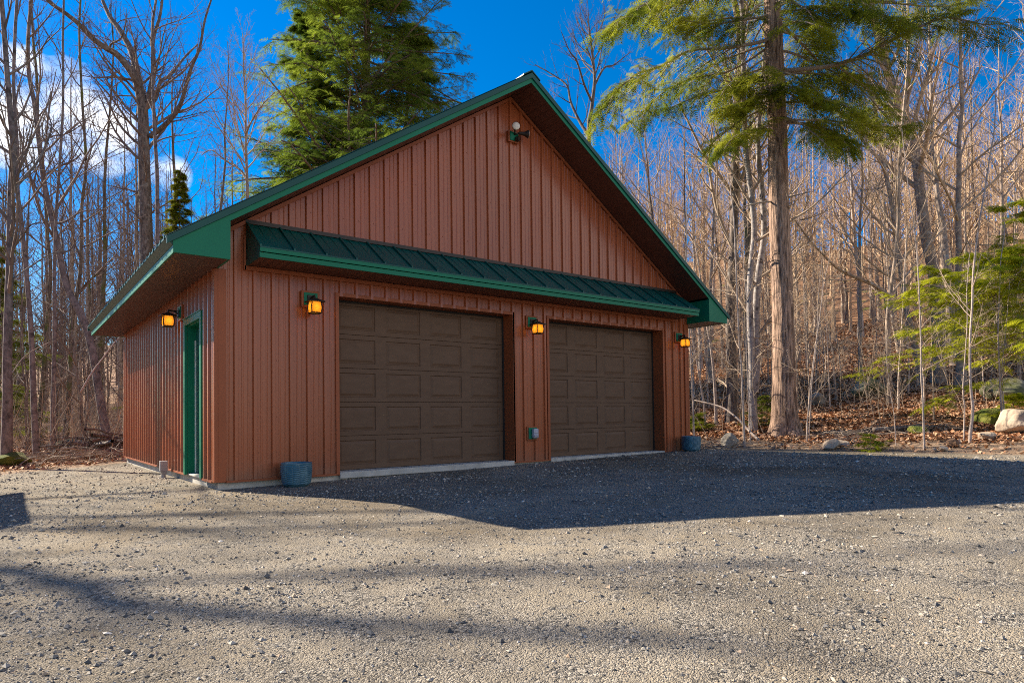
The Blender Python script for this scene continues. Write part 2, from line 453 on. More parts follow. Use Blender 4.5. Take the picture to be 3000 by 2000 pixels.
def tubes(P, R, s):
    """P (B,n,3), R (B,n) -> verts, quads"""
    B, n, _ = P.shape
    T = np.gradient(P, axis=1) if n > 2 else np.repeat(P[:, 1:] - P[:, :1], 2, axis=1)
    T = nrm(T)
    ref = np.where(np.abs(T[..., 2:3]) > 0.92, np.array([1.0, 0, 0]), np.array([0, 0, 1.0]))
    mean = nrm(P[:, -1] - P[:, 0])
    ref = np.where(np.abs(mean[:, None, 2:3]) > 0.8, np.array([1.0, 0.1, 0]), np.array([0, 0, 1.0])) * np.ones_like(T)
    U = nrm(np.cross(T, ref)); W = np.cross(T, U)
    a = np.arange(s) * 2 * np.pi / s
    V = P[:, :, None] + R[:, :, None, None] * (np.cos(a)[:, None] * U[:, :, None] + np.sin(a)[:, None] * W[:, :, None])
    idx = np.arange(B * n * s).reshape(B, n, s)
    q = np.stack([idx[:, :-1], np.roll(idx[:, :-1], -1, 2), np.roll(idx[:, 1:], -1, 2), idx[:, 1:]], -1)
    return V.reshape(-1, 3), q.reshape(-1, 4)


def sample(P, R, t):
    """P (B,n,3), t (B,m) -> positions, tangents, radii"""
    B, n, _ = P.shape
    x = np.clip(t, 0, 0.9999) * (n - 1); i = x.astype(int); f = (x - i)[..., None]
    b = np.arange(B)[:, None]
    pos = P[b, i] * (1 - f) + P[b, i + 1] * f
    tan = nrm(P[b, i + 1] - P[b, i])
    rad = R[b, i] * (1 - f[..., 0]) + R[b, i + 1] * f[..., 0]
    return pos, tan, rad


def children(P, R, m, t0, t1, length, ang, npts, up, wig, rr, g, planar=False, tip=0.25, lprof=None, rmin=0.002):
    B = len(P)
    t = t0 + (t1 - t0) * (np.arange(m)[None] + g.random((B, m))) / m
    pos, tan, rad = sample(P, R, t)
    ref = np.where(np.abs(tan[..., 2:3]) > 0.9, np.array([1.0, 0, 0]), np.array([0, 0, 1.0]))
    U = nrm(np.cross(tan, ref)); W = np.cross(tan, U)
    if planar:
        sgn = np.where(np.arange(m) % 2 == 0, 1.0, -1.0)[None, :, None]
        perp = nrm(sgn * U + 0.22 * g.normal(size=(B, m, 1)) * W)
    else:
        az = (np.arange(m)[None] * 2.399 + g.random((B, 1)) * 6.28 + g.normal(size=(B, m)) * 0.5)[..., None]
        perp = np.cos(az) * U + np.sin(az) * W
    a = (ang[0] + ang[1] * g.normal(size=(B, m)))[..., None]
    d = nrm(tan * np.cos(a) + perp * np.sin(a))
    Ln = length if np.ndim(length) else np.full((B, 1), length)
    Ln = Ln * (lprof(t) if lprof else (1 - 0.55 * t)) * (0.75 + 0.5 * g.random((B, m)))
    Q = [pos]
    for k in range(npts - 1):
        d = nrm(d + np.array([0, 0, up]) + wig * g.normal(size=d.shape))
        Q.append(Q[-1] + d * (Ln / (npts - 1))[..., None])
    Q = np.stack(Q, 2).reshape(B * m, npts, 3)
    r0 = np.maximum(np.minimum(rad * rr, Ln * 0.03), rmin)
    Rn = r0[..., None] * np.linspace(1, tip, npts)
    return Q, Rn.reshape(B * m, npts), Ln.reshape(-1, 1)


def smooth_path(pts, k=4):
    pts = np.array(pts, float); n = len(pts); out = []
    for i in range(n - 1):
        p0 = pts[max(i - 1, 0)]; p1 = pts[i]; p2 = pts[i + 1]; p3 = pts[min(i + 2, n - 1)]
        for j in range(k):
            t = j / k
            out.append(0.5 * ((2 * p1) + (-p0 + p2) * t + (2 * p0 - 5 * p1 + 4 * p2 - p3) * t * t + (-p0 + 3 * p1 - 3 * p2 + p3) * t ** 3))
    out.append(pts[-1]); return np.array(out)


def merge(parts):
    V = []; F4 = []; F3 = []; o = 0
    for v, f in parts:
        V.append(v); (F4 if f.shape[1] == 4 else F3).append(f + o); o += len(v)
    Fs = []
    if F4: Fs.append(np.concatenate(F4))
    if F3: Fs.append(np.concatenate(F3))
    return np.concatenate(V), Fs


def straight_trunk(H, R, g, lean=0.03, n=12, wob=0.012, flare=1.5):
    z = np.linspace(0, H, n)
    p = np.zeros((n, 3)); p[:, 2] = z
    w = np.cumsum(g.normal(size=(n, 2)) * wob * H / n * 2, 0); w[0] = 0
    p[:, :2] = w + np.array([math.cos(lean * 99), math.sin(lean * 99)]) * (z[:, None] * lean)
    t = z / H
    r = R * (1 - 0.88 * t ** 0.85)
    r[0] *= flare
    return p, r


def bare_parts(tp, tr, g, crown=0.4, n1=16, n2=7, n3=5, n4=0, L1=None, ang=(0.75, 0.2), up=0.10, sides=9, top=0.99, low=0, limbs=None, rr=0.55):
    """bare hardwood: returns trunk (v,f) and crown (v,f)"""
    H = float(np.linalg.norm(tp[-1] - tp[0]))
    tpath = tp if len(tp) > 20 else tp
    trunk = [tubes(tpath[None], tr[None], sides)]
    crownp = []
    P0 = tpath[None]; R0 = tr[None]
    L1 = L1 or 0.30 * H
    A, RA, LA = children(P0, R0, n1, crown, top, L1, ang, 7, up, 0.10, rr, g, lprof=lambda t: 1.05 - 0.75 * (t - crown) / (1 - crown))
    sets = [(A, RA, LA)]
    if low:
        sets.append(children(P0, R0, low, 0.10, crown, L1 * 0.45, (1.2, 0.2), 7, 0.02, 0.10, 0.25, g))
    if limbs is not None:
        for (lp, lr) in limbs:
            sets.append((lp[None], lr[None], np.array([[float(np.linalg.norm(lp[-1] - lp[0]))]])))
            trunk.append(tubes(lp[None], lr[None], 7))
    for k, (A, RA, LA) in enumerate(sets):
        big = limbs is not None and k >= 1 + (1 if low else 0)
        if not big: crownp.append(tubes(A, RA, 5))
        mm = (n2 * 2 if big else n2)
        B, RB, LB = children(A, RA, mm, 0.15, 0.98, LA * (0.36 if big else 0.5), (0.62, 0.2), 5, up * 0.9, 0.12, (rr * 0.8 if big else 0.6), g)
        crownp.append(tubes(B, RB, 4))
        if n3:
            C, RC, LC = children(B, RB, n3, 0.15, 0.98, LB * 0.5, (0.6, 0.22), 4, up * 0.8, 0.14, 0.65, g, rmin=0.0032)
            crownp.append(tubes(C, RC, 3))
            if n4:
                D, RD, LD = children(C, RC, n4, 0.2, 1.0, LC * 0.5, (0.6, 0.25), 3, 0.06, 0.16, 0.7, g, rmin=0.0028)
                crownp.append(tubes(D, RD, 3))
    return merge(trunk), merge(crownp)


# hemlock spray: a flat frond of narrow leaflets, length 1 along x
def spray_template(k=6):
    tri = []
    for i in range(k):
        x = 0.08 + 0.82 * i / (k - 1)
        w = 0.34 * (1 - 0.55 * x) + 0.05
        for s in (1, -1):
            tri.append([(x - 0.045, 0, 0), (x + 0.05, 0, 0), (x + 0.20, s * w, -0.06)])
    tri.append([(0.86, 0.04, 0), (0.86, -0.04, 0), (1.12, 0, -0.02)])
    t = np.array(tri, float)
    t[..., 2] -= 0.16 * t[..., 0] ** 2
    return t.reshape(-1, 3)


SPR = spray_template()


def sprays(pos, dirv, size, g):
    """pos (n,3), dirv (n,3), size (n,) -> verts, tris"""
    n = len(pos)
    d = nrm(dirv)
    up = nrm(np.array([0, 0, 1.0]) + 0.35 * g.normal(size=(n, 3)))
    side = nrm(np.cross(up, d)); nor = np.cross(d, side)
    V = pos[:, None] + size[:, None, None] * (SPR[None, :, 0:1] * d[:, None] + SPR[None, :, 1:2] * side[:, None] + SPR[None, :, 2:3] * nor[:, None])
    return V.reshape(-1, 3), np.arange(n * len(SPR)).reshape(-1, 3)


def hemlock_limbs(A, RA, LA, g, m=18, k=8, size=0.26, spread=0.34, up=-0.05, t0=0.12):
    """limbs -> wood tubes + foliage sprays"""
    B, RB, LB = children(A, RA, m, t0, 0.98, LA * spread, (0.95, 0.15), 5, up, 0.06, 0.45, g, planar=True, rmin=0.004,
                         lprof=lambda t: 1.1 - 0.75 * t)
    t = (np.arange(k)[None] + g.random((len(B), k))) / k * 0.95 + 0.05
    pos, tan, _ = sample(B, RB, t)
    sgn = np.where(np.arange(k) % 2 == 0, 1.0, -1.0)[None, :, None]
    side = nrm(np.cross(tan, np.array([0, 0, 1.0])))
    d = tan * 0.8 + sgn * side * (0.75 + 0.3 * g.random((len(B), k, 1))) + np.array([0, 0, -0.18]) + 0.18 * g.normal(size=tan.shape)
    sz = size * (0.6 + 0.7 * g.random((len(B), k)))
    tipd = nrm(B[:, -1] - B[:, -2])
    Vs = sprays(np.concatenate([pos.reshape(-1, 3), B[:, -1], A[:, -1]]), np.concatenate([d.reshape(-1, 3), tipd, nrm(A[:, -1] - A[:, -2])]),
                np.concatenate([sz.ravel(), np.full(len(B), size * 1.1), np.full(len(A), size * 1.4)]), g)
    return [tubes(A, RA, 6), tubes(B, RB, 3)], [Vs]


def hemlock_parts(tp, tr, g, n=70, L=4.0, c0=0.1, m=18, k=8, size=0.28, droop=-0.05, ang=(1.45, 0.15), prof=None, spread=0.34, sides=12):
    A, RA, LA = children(tp[None], tr[None], n, c0, 0.985, L, ang, 8, droop, 0.05, 0.35, g, rmin=0.008,
                         lprof=prof or (lambda t: 1.08 - 0.95 * (t - c0) / (1 - c0)))
    w, f = hemlock_limbs(A, RA, LA, g, m, k, size, spread)
    return w, f


def tree(name, label, tv, cv, tm, cm, loc=(0, 0, 0), group=None, cat='tree', fol=None, fm=None):
    t = thing(name, label, cat, loc, 0, group)
    np_mesh('trunk', tv[0], tv[1], tm, t, smooth=True)
    if cv is not None: np_mesh('branches' if fol is not None else 'crown', cv[0], cv[1], cm, t, smooth=True)
    if fol is not None: np_mesh('crown', fol[0], fol[1], fm, t)
    return t


def dup(root, loc, rz=0.0, s=(1, 1, 1), label=None, group=None, name=None):
    r = root.copy(); link(r); r.location = loc; r.rotation_euler = (0, 0, rz); r.scale = s
    if name: r.name = name
    if label: r['label'] = label
    if group: r['group'] = group
    for ch in list(root.children):
        c = ch.copy(); link(c); c.parent = r
        for gch in ch.children:
            d = gch.copy(); link(d); d.parent = c
    return r


# ------------------------------------------------------------------ sky, sun, camera
SUN_TO = Vector((-0.61, 1.40, 1.0)).normalized()
W = bpy.data.worlds.new('World'); SC.world = W; W.use_nodes = True
nt = W.node_tree; N = nt.nodes; L = nt.links
sky = N.new('ShaderNodeTexSky'); sky.sky_type = 'NISHITA'; sky.sun_disc = False
sky.sun_elevation = math.asin(SUN_TO.z); sky.sun_rotation = math.atan2(SUN_TO.x, SUN_TO.y)
sky.dust_density = 0.2; sky.ozone_density = 3.0; sky.air_density = 1.0
hs = N.new('ShaderNodeHueSaturation'); hs.inputs['Saturation'].default_value = 1.62; hs.inputs['Hue'].default_value = 0.506
hs.inputs['Value'].default_value = 1.0
L.new(sky.outputs[0], hs.inputs['Color'])
tc = N.new('ShaderNodeTexCoord')
mp = N.new('ShaderNodeMapping'); mp.inputs['Scale'].default_value = (3.2, 3.2, 7.0); mp.inputs['Location'].default_value = (0.35, 0.1, 0.55)
L.new(tc.outputs['Generated'], mp.inputs[0])
cn = N.new('ShaderNodeTexNoise'); cn.inputs['Scale'].default_value = 3.4; cn.inputs['Detail'].default_value = 9; cn.inputs['Roughness'].default_value = 0.55
L.new(mp.outputs[0], cn.inputs['Vector'])


def cloud_at(px, py, a0, a1):
    d = nrm(at(px, py, 1.0) - CAM)
    dn = N.new('ShaderNodeVectorMath'); dn.operation = 'DOT_PRODUCT'; dn.inputs[1].default_value = tuple(d)
    nr = N.new('ShaderNodeVectorMath'); nr.operation = 'NORMALIZE'; L.new(tc.outputs['Generated'], nr.inputs[0]); L.new(nr.outputs[0], dn.inputs[0])
    mr = N.new('ShaderNodeMapRange'); mr.interpolation_type = 'SMOOTHSTEP'
    mr.inputs[1].default_value = math.cos(math.radians(a1)); mr.inputs[2].default_value = math.cos(math.radians(a0))
    L.new(dn.outputs['Value'], mr.inputs[0]); return mr.outputs[0]


def mth(op, a, b):
    x = N.new('ShaderNodeMath'); x.operation = op
    for i, v in enumerate((a, b)):
        if isinstance(v, (int, float)): x.inputs[i].default_value = v
        else: L.new(v, x.inputs[i])
    return x.outputs[0]


blob = mth('MAXIMUM', mth('MAXIMUM', cloud_at(40, 345, 0.2, 4.6), cloud_at(210, 335, 0.2, 4.4)), mth('MAXIMUM', mth('MAXIMUM', mth('MULTIPLY', cloud_at(490, 510, 0.0, 2.4), 0.8), cloud_at(300, 400, 0.1, 3.4)), mth('MULTIPLY', cloud_at(75, 225, 0.0, 2.4), 0.8)))
cm = N.new('ShaderNodeMapRange'); cm.inputs[1].default_value = 0.45; cm.inputs[2].default_value = 1.25
L.new(mth('ADD', blob, mth('MULTIPLY', mth('SUBTRACT', cn.outputs['Fac'], 0.5), 2.6)), cm.inputs[0])
mx = N.new('ShaderNodeMix'); mx.data_type = 'RGBA'
L.new(mth('MULTIPLY', cm.outputs[0], mth('MINIMUM', mth('MULTIPLY', blob, 4.0), 1.0)), mx.inputs['Factor'])
# unseen low cloud bank behind the camera, added as fill light
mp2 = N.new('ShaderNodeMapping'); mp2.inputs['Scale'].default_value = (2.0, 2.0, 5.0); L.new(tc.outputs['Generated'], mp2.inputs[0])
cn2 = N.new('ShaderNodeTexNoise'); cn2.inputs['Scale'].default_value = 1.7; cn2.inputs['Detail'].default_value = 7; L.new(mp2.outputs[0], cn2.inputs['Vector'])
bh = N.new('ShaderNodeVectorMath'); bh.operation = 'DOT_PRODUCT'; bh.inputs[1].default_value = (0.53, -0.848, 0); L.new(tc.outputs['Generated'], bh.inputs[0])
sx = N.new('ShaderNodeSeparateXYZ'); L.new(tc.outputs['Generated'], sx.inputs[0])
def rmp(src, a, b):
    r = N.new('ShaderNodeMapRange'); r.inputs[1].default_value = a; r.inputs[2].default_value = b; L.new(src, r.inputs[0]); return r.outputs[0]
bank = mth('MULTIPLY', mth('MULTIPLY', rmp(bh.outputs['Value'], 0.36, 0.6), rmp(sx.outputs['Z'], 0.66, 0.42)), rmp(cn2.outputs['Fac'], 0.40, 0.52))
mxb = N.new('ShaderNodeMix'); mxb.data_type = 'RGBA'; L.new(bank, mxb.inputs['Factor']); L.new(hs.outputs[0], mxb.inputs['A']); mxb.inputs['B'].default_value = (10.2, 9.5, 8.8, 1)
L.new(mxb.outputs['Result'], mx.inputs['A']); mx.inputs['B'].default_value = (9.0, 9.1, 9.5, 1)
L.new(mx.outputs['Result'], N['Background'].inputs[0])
W.cycles.sampling_method = 'MANUAL'; W.cycles.sample_map_resolution = 2048
N['Background'].inputs[1].default_value = 0.064

sl = bpy.data.lights.new('sun', 'SUN'); sl.energy = 5.0; sl.angle = math.radians(0.53); sl.color = (1.0, 0.87, 0.68)
so = bpy.data.objects.new('sun', sl); so.rotation_euler = (-SUN_TO).to_track_quat('-Z', 'Y').to_euler(); so.location = SUN_TO * 60
link(so)

cd = bpy.data.cameras.new('camera'); cd.sensor_width = 36; cd.lens = FPX / 3000 * 36; cd.shift_y = SHIFT / 3000
cd.clip_start = 0.05; cd.clip_end = 3000
co = bpy.data.objects.new('camera', cd)
co.matrix_world = Matrix(((CR[0], CU[0], -CF[0], CAM[0]), (CR[1], CU[1], -CF[1], CAM[1]), (CR[2], CU[2], -CF[2], CAM[2]), (0, 0, 0, 1)))
link(co); SC.camera = co
SC.view_settings.view_transform = 'Standard'; SC.view_settings.look = 'None'; SC.view_settings.gamma = 1; SC.view_settings.exposure = 1.45
SC.cycles.use_denoising = False
SC.cycles.filter_width = 1.0
SC.cycles.max_bounces = 6; SC.cycles.diffuse_bounces = 3; SC.cycles.transmission_bounces = 3; SC.cycles.sample_clamp_indirect = 2.5
try:
    SC.cycles.use_adaptive_sampling = False
except Exception:
    pass

# ------------------------------------------------------------------ ground sheet
def axis_steps(lo, hi, f0, f1, step, grow=1.18):
    a = list(np.arange(f0, f1 + 1e-6, step))
    s = step; x = f1
    while x < hi: s = min(s * grow, 25); x += s; a.append(x)
    s = step; x = f0
    while x > lo: s = min(s * grow, 25); x -= s; a.insert(0, x)
    return np.array(a)


gx = axis_steps(-420, 420, -8, 20, 0.11); gy = axis_steps(-300, 420, -10, 14, 0.11)
GX, GY = np.meshgrid(gx, gy, indexing='ij')
GZ = terrain(GX, GY)
GV = np.stack([GX, GY, GZ], -1).reshape(-1, 3)
ii = np.arange(GX.size).reshape(GX.shape)
GF = np.stack([ii[:-1, :-1], ii[1:, :-1], ii[1:, 1:], ii[:-1, 1:]], -1).reshape(-1, 4)
ground = np_mesh('ground', GV, GF, M['ground'], smooth=True)
tag(ground, kind='structure')
at_ = ground.data.attributes.new('woods', 'FLOAT', 'POINT')
at_.data.foreach_set('value', woods_mask(GX, GY).ravel().astype(np.float32))

# ------------------------------------------------------------------ the garage
WID, DEP, HS, OF, OE, ORR = 9.144, 7.69, 2.595, 0.57, 0.575, 0.46
X1, X2, X3, X4, HD = 1.566, 4.561, 5.350, 8.346, 2.408
RX, RTOP, ETOP = WID / 2, 6.205, 2.770          # ridge, roof top at ridge and at the eave edge
SLOPE = (RTOP - ETOP) / (RX + OE + 0.068)


def top(x): return RTOP - SLOPE * abs(x - RX)


garage = thing('garage', 'brown ribbed metal garage with dark green roof and two closed overhead doors', 'garage')


def rib_profile(length, phase=0.0, p=0.2286):
    pts = [(0.0, 0.0)]
    k0 = int(math.floor(-phase / p)) - 1
    for k in range(k0, int(length / p) + 3):
        c = phase + k * p
        for du, h in ((-0.030, 0), (-0.019, 0.030), (0.019, 0.030), (0.030, 0), (0.068, 0), (0.074, 0.0045), (0.086, 0.0045), (0.092, 0), (0.1366, 0), (0.1426, 0.0045), (0.1546, 0.0045), (0.1606, 0)):
            u = c + du
            if 0.001 < u < length - 0.001: pts.append((u, h))
    pts.append((length, 0.0))
    return pts


def ribbed(mb, length, place, intervals, cuts=(), phase=0.0):
    """place(u, h, z) -> xyz; intervals(u) -> list of (zlo, ztop function)"""
    pr = rib_profile(length, phase)
    us = [p[0] for p in pr]; hsx = [p[1] for p in pr]
    allu = sorted(set(us) | set(c for c in cuts if 0 < c < length))
    hh = np.interp(allu, us, hsx)
    for a, b, ha, hb in zip(allu[:-1], allu[1:], hh[:-1], hh[1:]):
        for zlo, zt in intervals((a + b) / 2):
            mb.poly([place(a, ha, zlo), place(b, hb, zlo), place(b, hb, zt(b)), place(a, ha, zt(a))])


def front_iv(u):
    t = lambda x: top(x) - 0.175
    if X1 < u < X2 or X3 < u < X4: return [(HD, t)]
    return [(0.0, t)]


mb = MB(); ribbed(mb, WID, lambda u, h, z: (u, -h, z), front_iv, cuts=(X1, X2, X3, X4, RX))
# screw heads in rows on the flats
for zr in (0.33, 0.78, 1.5, 2.18, 3.5, 4.2, 4.9, 5.5):
    for k in range(41):
        x = k * 0.2286 + 0.05
        if not (0.15 < x < WID - 0.15) or zr > top(x) - 0.3: continue
        if zr < HD + 0.06 and (X1 - 0.07 < x < X2 + 0.07 or X3 - 0.07 < x < X4 + 0.07): continue
        mb.box(x - 0.007, x + 0.007, -0.006, 0.001, zr - 0.007, zr + 0.007)
mb.build('front_wall', M['siding'], garage)
EY0, EY1, EH = 0.69, 1.57, 2.07                 # entry door opening in the left wall
flat = lambda zt: (lambda u: zt)
mb = MB()
ribbed(mb, DEP, lambda u, h, z: (-h, u, z), lambda u: [(EH, flat(HS + 0.03))] if EY0 < u < EY1 else [(0.0, flat(HS + 0.03))], cuts=(EY0, EY1), phase=0.06)
for zr in (0.33, 0.78, 1.5, 2.18):
    for k in range(34):
        y = k * 0.2286 + 0.11
        if EY0 - 0.08 < y < EY1 + 0.08 and zr < EH + 0.1: continue
        mb.box(-0.006, 0.001, y - 0.007, y + 0.007, zr - 0.007, zr + 0.007)
mb.build('side_wall', M['siding'], garage)
mb = MB(); ribbed(mb, DEP, lambda u, h, z: (WID + h, u, z), lambda u: [(0.0, flat(HS + 0.03))], phase=0.06); mb.build('side_wall', M['siding'], garage)
mb = MB(); ribbed(mb, WID, lambda u, h, z: (u, DEP + h, z), lambda u: [(0.0, lambda x: top(x) - 0.175)], cuts=(RX,)); mb.build('rear_wall', M['siding'], garage)

for bxs in (((-0.026, 0.113, -0.026, 0.003), (-0.026, -0.001, 0.0035, 0.10)), ((WID - 0.10, WID + 0.026, -0.026, 0.003), (WID + 0.001, WID + 0.026, 0.0035, 0.10)), ((-0.026, -0.001, DEP - 0.10, DEP + 0.026),)):
    mb = MB()                                   # folded corner trims, then base flashing, then wall-top mouldings
    for b4 in bxs: mb.box(*b4, -0.012, HS - 0.002)
    mb.build('corner_trim', M['trim'], garage, bevel=0.004)
for a, b in ((0.1135, X1 - 0.052), (X2 + 0.052, X3 - 0.052), (X4 + 0.052, WID - 0.1005)):
    MB().box(a, b, -0.032, -0.002, -0.022, 0.004).build('base_flashing', M['trim'], garage)
MB().box(-0.032, -0.002, 0.1005, EY0 - 0.09, -0.022, 0.004).build('base_flashing', M['trim'], garage)
MB().box(-0.032, -0.002, EY1 + 0.09, DEP - 0.1005, -0.022, 0.004).build('base_flashing', M['trim'], garage)
mb = MB()                                       # thin mouldings where wall meets rake soffit, and under the awning
for s in (0, 1):
    xs = np.array([0.03, RX]) if s == 0 else np.array([WID - 0.03, RX])
    zz = [top(x) - 0.178 for x in xs]
    mb.prism([(xs[0], -0.045, zz[0] - 0.055), (xs[1], -0.045, zz[1] - 0.055), (xs[1], -0.045, zz[1]), (xs[0], -0.045, zz[0])], (0, 0.024, 0))
mb.box(0.33, 8.80, -0.042, -0.0205, 2.616, 2.667); mb.box(0.318, 0.346, -0.042, -0.0205, 2.6165, 3.04)
mb.build('wall_moulding', M['trim'], garage)
mb = MB()                                       # trims round the overhead doors, with deep jambs
for a, b in ((X1, X2), (X3, X4)):
    mb.box(a - 0.05, a + 0.0, -0.030, 0.235, -0.02, HD + 0.05); mb.box(b, b + 0.05, -0.030, 0.235, -0.02, HD + 0.05)
    mb.box(a + 0.0005, b - 0.0005, -0.0295, 0.235, HD, HD + 0.0495)
mb.build('door_trim', M['trim'], garage, bevel=0.003)
mb = MB()
mb.box(0.03, WID - 0.03, 0.03, DEP - 0.03, -0.6, -0.02)
mb.box(X1 + 0.001, X2 - 0.001, -0.035, 0.4, -0.07, 0.018); mb.box(X3 + 0.001, X4 - 0.001, -0.035, 0.4, -0.07, 0.018)
mb.box(0.0, 0.20, EY0, EY1, -0.019, 0.006)
mb.build('foundation', M['concrete'], garage, bevel=0.008)


def overhead_door(a, b):
    """five sections of four raised panels, recessed 0.235 m into the wall"""
    m = MB(); y = 0.24; h = (HD - 0.02) / 5; w = b - a
    pw = 0.575; gap = (w - 0.18 - 4 * pw) / 3
    for s in range(5):
        z0 = 0.022 + s * h + 0.004; z1 = 0.022 + (s + 1) * h - 0.004
        xs = [a + 0.002]; pan = []
        for k in range(4):
            p0 = a + 0.09 + k * (pw + gap); pan.append((p0, p0 + pw)); xs += [p0, p0 + pw]
        xs.append(b - 0.002)
        q0, q1 = z0 + 0.062, z1 - 0.062
        m.poly([(xs[0], y, z0), (xs[-1], y, z0), (xs[-1], y, q0), (xs[0], y, q0)])
        m.poly([(xs[0], y, q1), (xs[-1], y, q1), (xs[-1], y, z1), (xs[0], y, z1)])
        for k in range(0, len(xs) - 1, 2): m.poly([(xs[k], y, q0), (xs[k + 1], y, q0), (xs[k + 1], y, q1), (xs[k], y, q1)])
        rings = ((0, 0), (0.010, 0.013), (0.020, 0.013), (0.054, 0.001))
        for p0, p1 in pan:
            R = [[(p0 + d, y + e, q0 + d), (p1 - d, y + e, q0 + d), (p1 - d, y + e, q1 - d), (p0 + d, y + e, q1 - d)] for d, e in rings]
            for r0, r1 in zip(R[:-1], R[1:]):
                for k in range(4): m.poly([r0[k], r0[(k + 1) % 4], r1[(k + 1) % 4], r1[k]])
            m.poly(R[-1])
        # rounded tongue between sections
        m.poly([(a, y, z1), (b, y, z1), (b, y + 0.012, z1 + 0.004), (a, y + 0.012, z1 + 0.004)])
        m.poly([(a, y + 0.012, z1 + 0.004), (b, y + 0.012, z1 + 0.004), (b, y, z1 + 0.008), (a, y, z1 + 0.008)])
    d = m.build('overhead_door', M['door'], garage)
    s = MB(); s.box(a + 0.0015, b - 0.0015, y - 0.006, y + 0.03, 0.0185, 0.026)
    s.box(a + 0.0015, a + 0.03, y - 0.016, y - 0.004, 0.026, HD - 0.03); s.box(b - 0.03, b - 0.0015, y - 0.016, y - 0.004, 0.026, HD - 0.03)
    s.box(a + 0.0015, b - 0.0015, y - 0.016, y - 0.004, HD - 0.03, HD - 0.001)
    s.build('weather_seal', M['seal'], d)
    return d


overhead_door(X1, X2); overhead_door(X3, X4)

# entry door in the left wall
ed = MB().box(0.105, 0.145, EY0 + 0.012, EY1 - 0.012, 0.012, EH - 0.012).build('entry_door', M['entry'], garage, bevel=0.003)
kb = MB(); kb.tube([(0.105, EY0 + 0.075, 0.98), (0.085, EY0 + 0.075, 0.98), (0.07, EY0 + 0.075, 0.98), (0.045, EY0 + 0.075, 0.98), (0.04, EY0 + 0.075, 0.98)], [0.033, 0.012, 0.012, 0.027, 0.015], 12)
kb.build('handle', M['bronze'], ed, smooth=True)
fr = MB()
for y0, y1 in ((EY0 - 0.085, EY0), (EY1, EY1 + 0.085)):
    fr.box(-0.04, 0.0, y0, y1, -0.01, EH + 0.09)
fr.box(-0.0395, 0.0, EY0 + 0.0005, EY1 - 0.0005, EH, EH + 0.0895)
fr.box(0.0005, 0.18, EY0 - 0.02, EY0 + 0.012, 0.007, EH); fr.box(0.0005, 0.18, EY1 - 0.012, EY1 + 0.02, 0.007, EH); fr.box(0.0005, 0.18, EY0 + 0.0125, EY1 - 0.0125, EH - 0.012, EH + 0.02)
fr.build('entry_door_frame', M['green'], ed, bevel=0.003)
MB().box(0.088, 0.104, EY0 + 0.0125, EY0 + 0.026, 0.014, EH - 0.2).box(0.088, 0.104, EY1 - 0.026, EY1 - 0.0125, 0.014, EH - 0.2).build('weather_strip', M['white'], ed)
MB().box(-0.05, -0.0405, EY0 - 0.085, EY1 + 0.085, EH + 0.0905, EH + 0.105).build('drip_cap', M['green'], ed)

# roof: two ribbed sheets, rake and eave trims, ridge cap
roofm = MB(); YF, YR = -OF - 0.012, DEP + ORR + 0.012
xe = -OE - 0.068
for s in (1, -1):
    X = (lambda x: x) if s == 1 else (lambda x: WID - x)
    pr = [(u_, h_ * 0.5) for u_, h_ in rib_profile(YR - YF, 0.10)]
    nrm_ = np.array([-SLOPE, 1.0]) / math.hypot(SLOPE, 1)
    for (a, ha), (b, hb) in zip(pr[:-1], pr[1:]):
        e0 = lambda h: (X(xe + nrm_[0] * h), ETOP + nrm_[1] * h)
        e1 = lambda h: (X(RX + 0.0), RTOP + h / nrm_[1])
        q = [(e0(ha)[0], YF + a, e0(ha)[1]), (e0(hb)[0], YF + b, e0(hb)[1]), (e1(hb)[0], YF + b, e1(hb)[1]), (e1(ha)[0], YF + a, e1(ha)[1])]
        roofm.poly(q)
        roofm.poly([(e0(ha)[0], YF + a, ETOP - 0.02), (e0(hb)[0], YF + b, ETOP - 0.02), q[1], q[0]])
    roofm.poly([(X(xe), YF, ETOP - 0.02), (X(xe), YR, ETOP - 0.02), (X(RX), YR, RTOP - 0.02), (X(RX), YF, RTOP - 0.02)])
roof = roofm.build('roof', M['green_shaded'], garage)
cap = MB()
for s in (1, -1):
    d = 0.17
    cap.prism([(RX, YF - 0.02, RTOP + 0.035), (RX - s * d, YF - 0.02, RTOP + 0.035 - d * SLOPE), (RX - s * d, YF - 0.02, RTOP + 0.015 - d * SLOPE), (RX, YF - 0.02, RTOP + 0.015)], (0, YR - YF + 0.04, 0))
cap.build('ridge_cap', M['green_shaded'], roof)

rake = MB(); fas = MB(); sof = MB()


def plank_profile(a, b, w=0.102, g=0.009):
    pts = [(a, 0)]; k = a + w
    while k < b - 0.01:
        pts += [(k - g, 0), (k, g * 1.4), (k + g, 0)]; k += w
    pts.append((b, 0)); return pts


